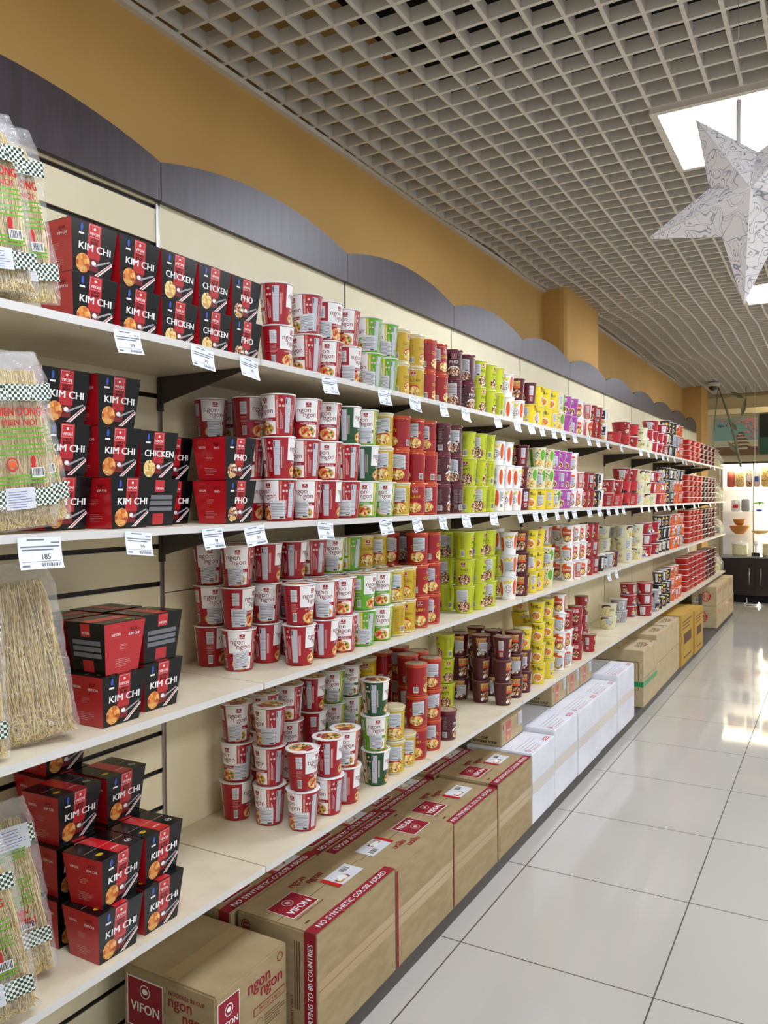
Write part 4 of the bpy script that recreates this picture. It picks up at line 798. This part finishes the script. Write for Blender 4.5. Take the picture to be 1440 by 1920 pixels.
        mb.patch(Sx, W_-.13, W_-.01, H-.118, H-.098, 'kraft_print_red', .0006); mb.patch(Sx, W_-.128, W_-.012, H-.116, H-.1, base, .0009); mb.text(Sx, '24 CUPS X 60 G', W_-.070, H-.108, .0115, 'kraft_print_red', .0012, bold=.02)
        mb.ring(Sx, W_-.028, H-.022, .009, .011, 'kraft_print_red', .001); mb.ring(Sx, W_-.11, H-.14, .011, .012, 'kraft_print_brown', .001); lines(mb, Sx, W_-.09, W_-.01, H-.16, H-.128, 5, 'kraft_print_brown', .0008, k=.3)
        mb.patch(Sy, -L, L, 0.0, .05, 'kraft_print_red', .0006); mb.patch(Sx, -W_, W_, 0, .05, 'kraft_print_red', .0006)
    elif style == 'white':
        mb.patch(Sx, -W_+.004, W_-.004, H*.42, H*.42+.05, 'tape_white', .0008)
        lines(mb, St, -W_+.03, W_-.08, -L+.03, -L+.10, 4, 'grey_print', .0006, k=.16); mb.patch(St, W_-.09, W_-.03, -L+.012, -L+.034, 'bright_red', .0006); mb.patch(St, W_-.082, W_-.038, -L+.017, -L+.029, 'white_print', .0008); mb.patch(St, W_-.076, W_-.044, -L+.021, -L+.025, 'bright_red', .001)
        mb.patch(St, -W_+.05, -W_+.12, L-.1, L-.05, 'kraft_print_red', .0006); mb.ring(St, -W_+.035, -L+.03, .008, .012, 'bright_red', .001); lines(mb, St, -W_+.06, W_-.12, -L+.012, -L+.024, 2, 'salmon_print', .0006, k=.3)
    elif style == 'brown':
        mb.text(St, '너구리', 0, -L+.06, .07, 'kraft_print_brown', .001, bold=.03); mb.patch(St, -.03, .05, -L+.025, -L+.04, 'kraft_print_red', .0008); barcode(mb, St, W_-.06, -L+.03, .07, .03, .0008)
        mb.patch(Sx, -W_+.01, W_-.01, H*.5, H*.5+.003, 'kraft_print_brown', .0006)
        mb.patch(Sy, -L+.03, L-.03, H*.3, H*.8, 'kraft_print_brown', .0005); mb.patch(Sy, -L+.034, L-.034, H*.3+.004, H*.8-.004, base, .0008); mb.oval(Sy, 0, H*.55, .05, .04, 'kraft_print_red', .001, 16)
    elif style == 'yellow':
        mb.patch(Sx, -W_+.10, W_-.10, H*.12, H*.6, 'kraft_print_brown', .0006); mb.patch(Sx, -W_+.11, W_-.11, H*.15, H*.4, base, .0009); lines(mb, Sx, -W_+.05, W_-.05, H*.7, H*.9, 3, 'kraft_print_brown', .0006)
        mb.patch(Sy, -L+.03, L-.05, H*.2, H*.7, 'orange_print', .0006)
    elif style == 'far':
        mb.oval(Sy, .02, H*.5, .045, .06, 'salmon_print', .0006, 16); mb.oval(Sy, .02, H*.5, .03, .045, base, .0009, 16); mb.text(Sy, '라면', .02, H*.5, .06, 'bright_red', .0012, bold=.04); barcode(mb, Sy, -L+.06, .06, .07, .05, .0008); lines(mb, Sx, -W_+.05, W_-.05, H*.6, H*.85, 4, 'salmon_print', .0006)
    elif style == 'shin':
        mb.oval(Sx, -W_+.026, H*.74, .0075, .014, 'bright_red', .0006, 12); mb.text(Sx, 'CUP', -W_+.026, H*.5, .008, 'kraft_print_brown', .0008); mb.ring(Sx, -W_+.028, H*.25, .009, .0105, 'kraft_print_brown', .0006, 4)
        q = [Sx(-W_+.052, H*.10, .0007), Sx(-W_+.110, H*.12, .0007), Sx(-W_+.125, H*.9, .0007), Sx(-W_+.062, H*.9, .0007)]; mb.add(q, [(0, 1, 2, 3)], 'salmon_print')
        mb.text(Sx, 'Shrimp', -W_+.088, H*.5, .0155, 'white_print', .0012, bold=.03, shear=.2); mb.oval(Sx, -W_+.1, H*.74, .014, .012, 'bright_red', .0011, 12); mb.oval(Sx, -W_+.085, H*.24, .016, .010, 'tan_noodle', .0011, 12)
        mb.patch(Sx, W_-.062, W_-.012, H*.42, H*.98, 'sticker_white', .0014); lines(mb, Sx, W_-.058, W_-.016, H*.46, H*.9, 6, 'text_grey', .0018, k=.2)
        mb.text(Sy, 'CUP', L-.075, .034, .016, 'black_print', .001, bold=.05); mb.text(Sy, 'NOODLE SOUP', L-.075, .017, .0165, 'black_print', .001, bold=.05)
    mb.build('carton_body', t)
    if style == 'brown' and flip is False and y0 < 5.4:
        g = MB(); g.patch(Sx, -W_+.002, W_-.002, H*.36, H*.45, 'green_tape', .0015); g.patch(Sy, L-.10, L, H*.36, H*.45, 'green_tape', .0015); g.build('tape_strip', t)
    return t
XC = -1.127
rows_ = [(1.618, 2.024), (2.028, 2.424), (2.428, 2.820), (2.824, 3.206)]
for i, (a, b_) in enumerate(rows_):
    carton(XC-.252, XC, a, b_, ZP, [.352, .345, .335, .345][i], '%s kraft noodle carton with red stripe in front row, from left' % ORD[i+1], 'tomyum', flip=(i == 1))
    carton(XC-.252-.008-.158, XC-.260, a-.02, b_-.02, ZP, [.350, .343, .333, .341][i], '%s kraft noodle carton in rear row under lowest shelf' % ORD[i+1], 'tomyum', flip=(i == 0 and False))
for i, (a, b_, h) in enumerate([(3.21, 3.52, .352), (3.525, 3.885, .372), (3.89, 4.305, .368), (4.31, 4.685, .362), (4.69, 5.12, .392)]):
    carton(XC-.30, XC-.003*(i % 2), a, b_, ZP, h, '%s plain white taped carton from left' % ORD[i+1], 'white', base='white_carton')
hs = [.352+.001, .373, .373, .393]
for i, (a, b_, z0) in enumerate([(3.255, 3.50, .3532), (3.93, 4.185, .3692), (4.19, 4.43, .3692), (4.435, 4.68, .3692)]):
    if i == 0: z0 = .3532; a, b_ = 3.235, 3.505
    carton(-1.42, -1.275, a, b_, z0, z0+.108, '%s small shallow cup noodle carton from left, atop white cartons' % ORD[i+1], 'shin', base='kraft_light', name='small_carton')
for i, (a, b_, h) in enumerate([(5.36, 5.81, .425), (5.815, 6.26, .46), (6.265, 6.74, .465)]):
    carton(XC-.33, XC+.005-.004*i, a, b_, ZP, h, '%s brown carton with black lettering beyond the white ones' % ORD[i+1], 'brown', base='kraft_light')
for i, (a, b_, h) in enumerate([(6.78, 7.36, .47), (7.40, 7.86, .43)]):
    carton(XC-.33, XC+.008+.01*i, a, b_, ZP, h, ['nearer', 'farther'][i]+' mustard yellow carton on the plinth', 'yellow', base='yellow_carton')
for i, (a, b_) in enumerate([(8.95, 9.45), (9.46, 9.95), (9.96, 10.44)]):
    carton(XC-.32, XC, a, b_, ZP, .280, 'lower far carton, %s from left below the trays' % ORD[i+1], 'far', base='kraft_light'); carton(XC-.25, XC-.004, a+.01, b_-.01, .2806, .485, 'upper far carton, %s from left below the trays' % ORD[i+1], 'far', base='kraft_light')
carton(-1.478, -1.193, 1.325, 1.585, ZP, .335, 'kraft noodle carton in the bottom left with two red logos', 'corner')
mb = MB(); mb.box(-1.16, -1.13, 7.95, 7.98, .052, .524, 'kick_grey'); tag(mb.build('shelf_post'), 'thin dark post supporting the lowest shelf near yellow cartons', 'post')
# ------------------------------------------------------------------ star lantern
def star():
    c = Vector((-.19, 2.2, 2.171)); t = thing('star_lantern', 'white patterned paper star lantern hanging from the ceiling', 'star lantern', c)
    mb = MB(); pts = []
    for i in range(5):
        a = R(265+72*i); pts.append((.264*cos(a), 0, .264*sin(a))); a += R(36); pts.append((.112*cos(a), 0, .112*sin(a)))
    for s_, d in ((1, -.078), (-1, .078)):
        ctr = (0, d, 0)
        for i in range(10):
            a, b_ = pts[i], pts[(i+1) % 10]; f = (0, 1, 2) if s_ == 1 else (0, 2, 1); mb.add([ctr, a, b_], [f], 'star_paper')
    mb.build('paper_shell', t)
    mb = MB()
    for i in range(5):
        a, b_ = pts[2*i], pts[(2*i+1) % 10]; z = pts[(2*i-1) % 10]
        mb.tube([(a[0], -.001, a[2]), (0, -.0785, 0)], .0011, 'rim_white', 5); mb.tube([(b_[0], -.001, b_[2]), (0, -.0785, 0)], .0009, 'rim_white', 5)
    mb.build('fold_edges', t)
    mb = MB(); V = pts[5]; top = (V[0], 0, V[2])
    # hanger: cord loop into the upper notch
    hx = -.034
    mb.tube([(hx-.018, 0, .080), (hx-.012, 0, .094), (hx, 0, .102), (hx+.012, 0, .094), (hx+.018, 0, .080)], .0028, 'camera_white', 6); mb.tube([(hx, 0, .100), (hx, 0, .112)], .0065, 'camera_white', 8); mb.tube([(hx, 0, .11), (hx-.001, 0, .16), (hx, 0, .25)], .0056, 'camera_white', 8)
    mb.tube([(hx, 0, .25), (hx-.003, 0, .258), (hx, 0, .266), (hx+.003, 0, .258), (hx, 0, .25)], .001, 'steel', 5); mb.build('hanging_cord', t)
    mb = MB(); mb.tube([(hx, 0, .266), (hx, 0, ZC-2.171+.02)], .0009, 'steel', 5); mb.build('wire', t)
star()
# ------------------------------------------------------------------ security camera
t = thing('security_camera', 'white dome security camera under the ceiling beside the far pillar', 'camera', (-1.34, 10.35, 2.80))
mb = MB(); mb.lathe([(.001, 0), (.075, 0), (.082, -.012), (.078, -.035), (.055, -.045)], 'camera_white', 24); mb.build('housing', t)
mb = MB(); mb.lathe([(.054, -.045), (.050, -.065), (.036, -.085), (.018, -.096), (.001, -.099)], 'smoke_dome', 24); mb.build('dome', t)
# ------------------------------------------------------------------ bundled glass jars / bags at the far end of the shelving
def cello(x, y, z, label, seed):
    t = thing('cellophane_pack', label, 'package', (x, y, z), R(-20+hsh(seed, 3)*20), 'cellophane packs at the far shelf end'); mb = MB(); r = .088
    mb.lathe([(r*.9, 0), (r, .05), (r*.95, .12), (r*.45, .19), (r*.2, .21), (r*.5, .235)], 'bag_clear', 18); mb.build('wrap', t)
    mb = MB(); mb.lathe([(.001, .002), (r*.6, .002), (r*.78, .04), (r*.7, .09), (.02, .12), (.001, .12)], ['cream_print', 'rim_lime', 'dark_green_print'][seed % 3], 14); mb.build('contents', t)
    mb = MB(); mb.tube([(0.01*cos(a*.8), .012*sin(a*.8), .205+.004*sin(a)) for a in range(9)], .006, 'smoke_dome', 6); mb.build('dark_tie', t)
i = 0
for s in (1, 2, 3, 4):
    for yy in (11.18, 11.37):
        i += 1; cello(-1.43, yy if s > 1 else yy, SZ[s]+.001, 'clear cellophane pack with dark tie, %s end, %s' % (WHERE[s], ['farther', 'nearer'][i % 2]), i)
# ------------------------------------------------------------------ far room: beam, ceiling, pictures, display cabinet
mb = MB(); mb.box(-1.735, 3.2, 11.75, 12.0, 2.80, 2.90, 'beige_beam'); mb.box(-1.735, 3.2, 11.86, 12.0, 2.90, 3.4, 'cream_wall'); struct(mb, 'trim_2')
mb = MB(); mb.box(-4.4, 3.2, 15.0, 15.1, 0, 3.4, 'cream_wall'); struct(mb, 'wall_back')
mb = MB(); mb.box(-4.4, -4.3, 11.2, 15.0, 0, 3.4, 'cream_wall'); struct(mb, 'wall_far_left')
mb = MB()
for i in range(16): mb.box(-4.2+.4*i, -4.192+.4*i, 12.0, 15, 3.10, 3.14, 'trim_white')
for j in range(15): mb.box(-4.3, 2.6, 12.02+.2*j, 12.028+.2*j, 3.10, 3.14, 'trim_white')
mb.box(-4.3, 2.6, 12.0, 15, 3.2, 3.24, 'beige_beam'); struct(mb, 'ceiling_far_room').name = 'ceiling_far_room'
mb = MB(); mb.box(-4.3, 2.6, 13.6, 13.75, 2.66, 2.80, 'cream_wall'); mb.box(-4.3, 2.6, 13.75, 13.9, 0, 3.2, 'cream_wall'); struct(mb, 'wall_partition')
# long strip lamp in the far room
t = thing('strip_lamp', 'long glowing strip lamp under the far room ceiling at right', 'light', (-.55, 12.35, 3.02)); mb = MB(); mb.box(-.5, 1.2, -.06, .06, 0, .04, 'warm_lamp'); mb.build('tube', t); mb = MB(); mb.box(-.52, 1.22, -.08, .08, .041, .06, 'trim_white'); mb.build('casing', t)
# landscape pictures (generic: tiered tower among blossom; dusky green lake)
mat('sky_teal', '7FA8A0', .5); mat('dusk_green', '2E5A44', .5); mat('pink_blossom', 'C98A88', .6); mat('brown_paint', '7A5A3C', .6); mat('haze_paint', 'C2BDA2', .6); mat('night_green', '141C12', .5)
m = MATS['pink_blossom']
def picture(x0, x1, z0, z1, y, label, kind):
    t = thing('wall_picture', label, 'picture', ((x0+x1)/2, y, z0)); W_, H = (x1-x0)/2, z1-z0; mb = MB()
    mb.box(-W_, W_, -.02, 0, 0, H, 'sky_teal' if kind == 0 else 'night_green'); S = plane((0, -.02, 0), (1, 0, 0), (0, 0, 1))
    if kind == 0:
        mb.patch(S, -W_, W_, 0, H*.22, 'brown_paint', .001); mb.patch(S, -W_, W_, H*.22, H*.4, 'haze_paint', .0008)
        cx = .07
        for i, (w_, z) in enumerate(((.13, .20), (.11, .30), (.085, .40), (.06, .49), (.035, .57))):
            mb.add([S(cx-w_*1.25, z*H, .002), S(cx+w_*1.25, z*H, .002), S(cx+w_*.7, (z+.055)*H, .002), S(cx-w_*.7, (z+.055)*H, .002)], [(0, 1, 2, 3)], 'brown_paint'); mb.patch(S, cx-w_*.7, cx+w_*.7, (z-.05)*H, z*H, 'haze_paint', .0016)
        r = random.Random(8)
        for i in range(90):
            q = r.random(); u = (W_-abs(r.gauss(0, .09))) if q < .6 else r.uniform(-W_, W_); v = r.uniform(.45, 1)*H if q < .6 else H-abs(r.gauss(0, .05)); mb.oval(S, max(-W_+.02, min(W_-.02, u)), min(H-.02, v), .018, .013, 'pink_blossom', .003+.0001*i, 7)
        mb.text(S, 'INDIA' if 0 else 'niponi', -W_+.12, H*.80, .06, 'night_green', .003)
    else:
        mb.patch(S, -W_, W_, 0, H*.42, 'dusk_green', .001)
        for i in range(14): mb.patch(S, -W_+.03*i, -W_+.03*i+.006, H*.02, H*(.08+.04*hsh(i, 2)), 'night_green', .002)
        mb.add([S(-W_+.12, H*.42, .002), S(-W_+.30, H*.42, .002), S(-W_+.24, H*.72, .002), S(-W_+.2, H*.78, .002)], [(0, 1, 2, 3)], 'lime_print'); mb.oval(S, -W_+.24, H*.84, .05, .028, 'haze_paint', .002, 10)
    mb.build('print', t); return t
picture(-1.62, -1.035, 2.03, 2.56, 12.6, 'picture of a tiered tower under teal sky and pink blossom', 0); picture(-1.015, -.40, 2.03, 2.60, 12.6, 'dark green lake picture right of the blossom picture', 1)
mb = MB(); mb.box(-1.75, 1.0, 12.62, 12.70, 0, 2.66, 'cream_wall'); mb.box(-1.9, 1.0, 12.56, 12.62, 2.62, 2.70, 'cream_wall'); struct(mb, 'wall_display')
# display cabinet
CY = 11.75
t = thing('display_cabinet', 'dark cabinet with lit glass display shelves at the aisle end', 'cabinet', (-.45, CY, 0)); X0, X1 = -1.0, .95
mb = MB(); mb.box(X0, X1, 0, .42, .10, .60, 'dark_cabinet'); mb.box(X0+.05, X1-.05, .03, .4, .0, .1, 'void_dark'); mb.build('base_cabinet', t)
for i in range(4):
    d = MB(); d.box(X0+.02+i*.44, X0+.44+i*.44, -.018, -.001, .12, .59, 'dark_cabinet'); o = d.build('cabinet_door', t)
    h_m = MB(); xx = X0+.02+i*.44+(.06 if i % 2 else .36); h_m.tube([(xx, -.03, .24), (xx, -.03, .47)], .006, 'steel', 8); h_m.build('handle', o)
mb = MB(); mb.box(X0-.01, X1+.01, -.02, .44, .601, .622, 'counter_grey'); mb.build('countertop', t)
GZ = [.92, 1.225, 1.56]
for z in GZ:
    g = MB(); g.box(X0+.01, X1-.01, .02, .40, z-.006, z, 'glass'); g.build('glass_shelf', t)
g = MB(); g.box(X0, X1, -.02, .42, 1.868, 1.895, 'dark_cabinet'); g.build('top_rail', t)
g = MB(); g.box(X0, X1, .41, .425, .622, 1.868, 'white_carton'); g.build('back_board', t)
for x in (X0+.005, -.575, .2):
    g = MB(); g.tube([(x, .03, .622), (x, .03, 1.868)], .007, 'steel', 8); g.build('support_rod', t)
for x in (-.49, -.36, .3):
    g = MB(); g.box(x-.018, x+.018, .37, .40, .64, 1.84, 'warm_lamp'); g.build('light_strip', t)
g = MB(); g.box(X0+.02, X1-.02, .05, .38, 1.858, 1.866, 'warm_lamp'); g.build('light_strip', t)
def at(dx, dy, z): return (-.45+dx, CY+dy, z+.0008)
def bowl_obj(loc, r, h, m, label):
    mb = MB(); mb.lathe([(.001, .0), (r*.4, 0), (r*.75, h*.35), (r, h*.95), (r*.97, h), (r*.9, h*.9), (r*.66, h*.38), (.001, h*.12)], m, 24); o = mb.build('serving_bowl', None, loc); return tag(o, label, 'bowl', 'wares in the lit cabinet')
def pack(loc, w_, d_, h, m, label, m2=None):
    t2 = thing('wrapped_snack', label, 'package', loc, 0, 'wares in the lit cabinet'); mb = MB(); bm = bmesh.new(); bmesh.ops.create_cube(bm, size=1)
    for v in bm.verts: v.co = Vector((v.co.x*w_, v.co.y*d_*(1 if v.co.z < 0 else .55), (v.co.z+.5)*h))
    bmesh.ops.bevel(bm, geom=bm.edges[:], offset=.012, segments=3, affect='EDGES'); mb.add([v.co[:] for v in bm.verts], [tuple(v.index for v in f.verts) for f in bm.faces], m, True); bm.free(); mb.build('pack', t2)
    if m2: g = MB(); S = plane((0, -d_*.42, 0), (1, 0, 0), (0, 0, 1)); g.patch(S, -w_*.3, w_*.3, h*.3, h*.6, m2, .012); g.build('paper_label', t2)
pack(at(-.86, .12, GZ[2]), .10, .08, .22, 'salmon_print', 'pinkish pack at left end of the top glass shelf'); pack(at(-.745, .10, GZ[2]), .115, .08, .20, 'noodle_print', 'golden noodle pack second on the top glass shelf')
pack(at(-.635, .12, GZ[2]), .085, .06, .25, 'brown_food', 'tall brown pack with white label on top glass shelf', 'white_print'); pack(at(-.54, .12, GZ[2]), .08, .06, .23, 'pale_text', 'pale pink pack with blue foot on top glass shelf', 'blue_print'); pack(at(-.42, .10, GZ[2]), .13, .08, .26, 'noodle_print', 'big golden noodle pack at right of top glass shelf')
pack(at(-.80, .12, GZ[1]), .11, .08, .16, 'white_print', 'white pack with red band on the middle glass shelf', 'bright_red'); pack(at(-.68, .12, GZ[1]), .10, .08, .17, 'grey_print', 'grey clear pack beside the red-banded pack')
bowl_obj(at(-.76, .16, GZ[0]), .13, .11, 'wooden_bowl', 'large wooden bowl at left of the lower glass shelf'); bowl_obj(at(-.76, .16, GZ[0]+.112), .085, .09, 'wooden_bowl', 'smaller wooden bowl stacked in the large wooden bowl'); bowl_obj(at(-.50, .16, GZ[0]), .12, .05, 'pale_wood', 'shallow pale wooden dish beside the wooden bowls'); bowl_obj(at(-.28, .16, GZ[0]), .09, .12, 'wooden_bowl', 'wooden bowl at the right edge of lower glass shelf')
t2 = thing('potted_plant', 'small bright green bonsai on the middle glass shelf', 'plant', at(-.51, .14, GZ[1]), 0); mb = MB(); mb.lathe([(.001, 0), (.035, 0), (.042, .03), (.036, .03), (.001, .028)], 'blue_print', 16); mb.build('pot', t2)
mb = MB(); mb.tube([(0, 0, .03), (.006, 0, .06), (0, 0, .1)], .006, 'brown_paint', 6); mb.build('trunk', t2); mb = MB(); r = random.Random(3)
for i in range(60): a = r.uniform(0, 6.28); q = r.uniform(.0, .075); c = (q*cos(a), q*sin(a)*.7, .105+.03*r.random()*(1-q/.09)); mb.lathe([(.001, .01), (.012, .004), (.012, -.004), (.001, -.01)], 'green_print', 6, c)
mb.build('foliage', t2)
for i, dx in enumerate((-.75, -.38)):
    t2 = thing('cooking_pot', ['cream enamel pot at left on the cabinet counter', 'beige stacked pot at right on the cabinet counter'][i], 'pot', at(dx, .16, .622)); mb = MB(); mb.lathe([(.001, 0), (.085, 0), (.10, .02), (.10, .15), (.112, .155), (.10, .158)], ['cream_print', 'rim_beige'][i], 24); mb.build('pot_body', t2); mb = MB(); mb.lathe([(.104, .158), (.09, .175), (.02, .19), (.018, .205), (.001, .207)], ['rim_white', 'rim_beige'][i], 24); mb.build('pot_lid', t2)
t2 = thing('figurine_stand', 'small white figurine on a black base between the pots', 'figurine', at(-.55, .10, .622)); mb = MB(); mb.box(-.05, .05, -.04, .04, 0, .05, 'smoke_dome'); mb.build('base', t2); mb = MB(); mb.lathe([(.01, .05), (.012, .13), (.03, .17), (.02, .2), (.001, .21)], 'rim_white', 12); mb.build('figure', t2)
# lamp cable and bulb on the floor below the cabinet
mb = MB(); mb.tube([(-1.10, 11.70, .07), (-1.09, 11.62, .02), (-1.12, 11.5, .012), (-1.0, 11.45, .012), (-.9, 11.5, .012)], .006, 'rim_white', 6); tag(mb.build('power_cable'), 'white cable lying on the floor before the cabinet', 'cable')
mb = MB(); mb.lathe([(.001, .05), (.008, .045), (.02, .01), (.018, .001), (.001, .001)], 'warm_lamp', 14, (-.93, 11.45, 0)); tag(mb.build('floor_lamp_bulb'), 'tiny glowing bulb on floor tiles near the cable', 'bulb')
# hanging artificial bamboo stems
t = thing('hanging_plant', 'dull green bamboo stems hanging before the far pictures', 'plant', (-1.25, 10.9, 2.75)); mb = MB()
mb.tube([(-.10, 0, .06), (.0, 0, -.25), (.10, 0, -.62), (.16, 0, -.95)], [.006, .012, .016, .014], 'leaf_green', 8); mb.tube([(-.10, 0, .06), (-.14, 0, -.3), (-.15, 0, -.5)], .006, 'leaf_green', 6); mb.tube([(.22, 0, .04), (.22, 0, -.2)], .006, 'leaf_green', 6); mb.build('stems', t)
mb = MB()
for (x, z, a, L) in ((.17, -.33, 1.4, .24), (.0, -.62, -.9, .26), (.20, -.1, 2.6, .2), (.12, -.5, 2.2, .16)):
    d = Vector((cos(a), .1, sin(a))); n_ = Vector((-sin(a), 0, cos(a))); p = Vector((x, 0, z)); mb.add([p, p+d*L*.4+n_*.03, p+d*L, p+d*L*.4-n_*.03, p+d*L*.4+Vector((0, .006, 0))], [(0, 1, 4), (1, 2, 4), (2, 3, 4), (3, 0, 4)], 'leaf_green')
mb.build('leaves', t)
mb = MB(); mb.tube([(-.93, 10.9, 1.7), (-.93, 10.9, ZC)], .003, 'rim_white', 6); tag(mb.build('hanging_wire'), 'thin pale wire hanging at the aisle end', 'wire')
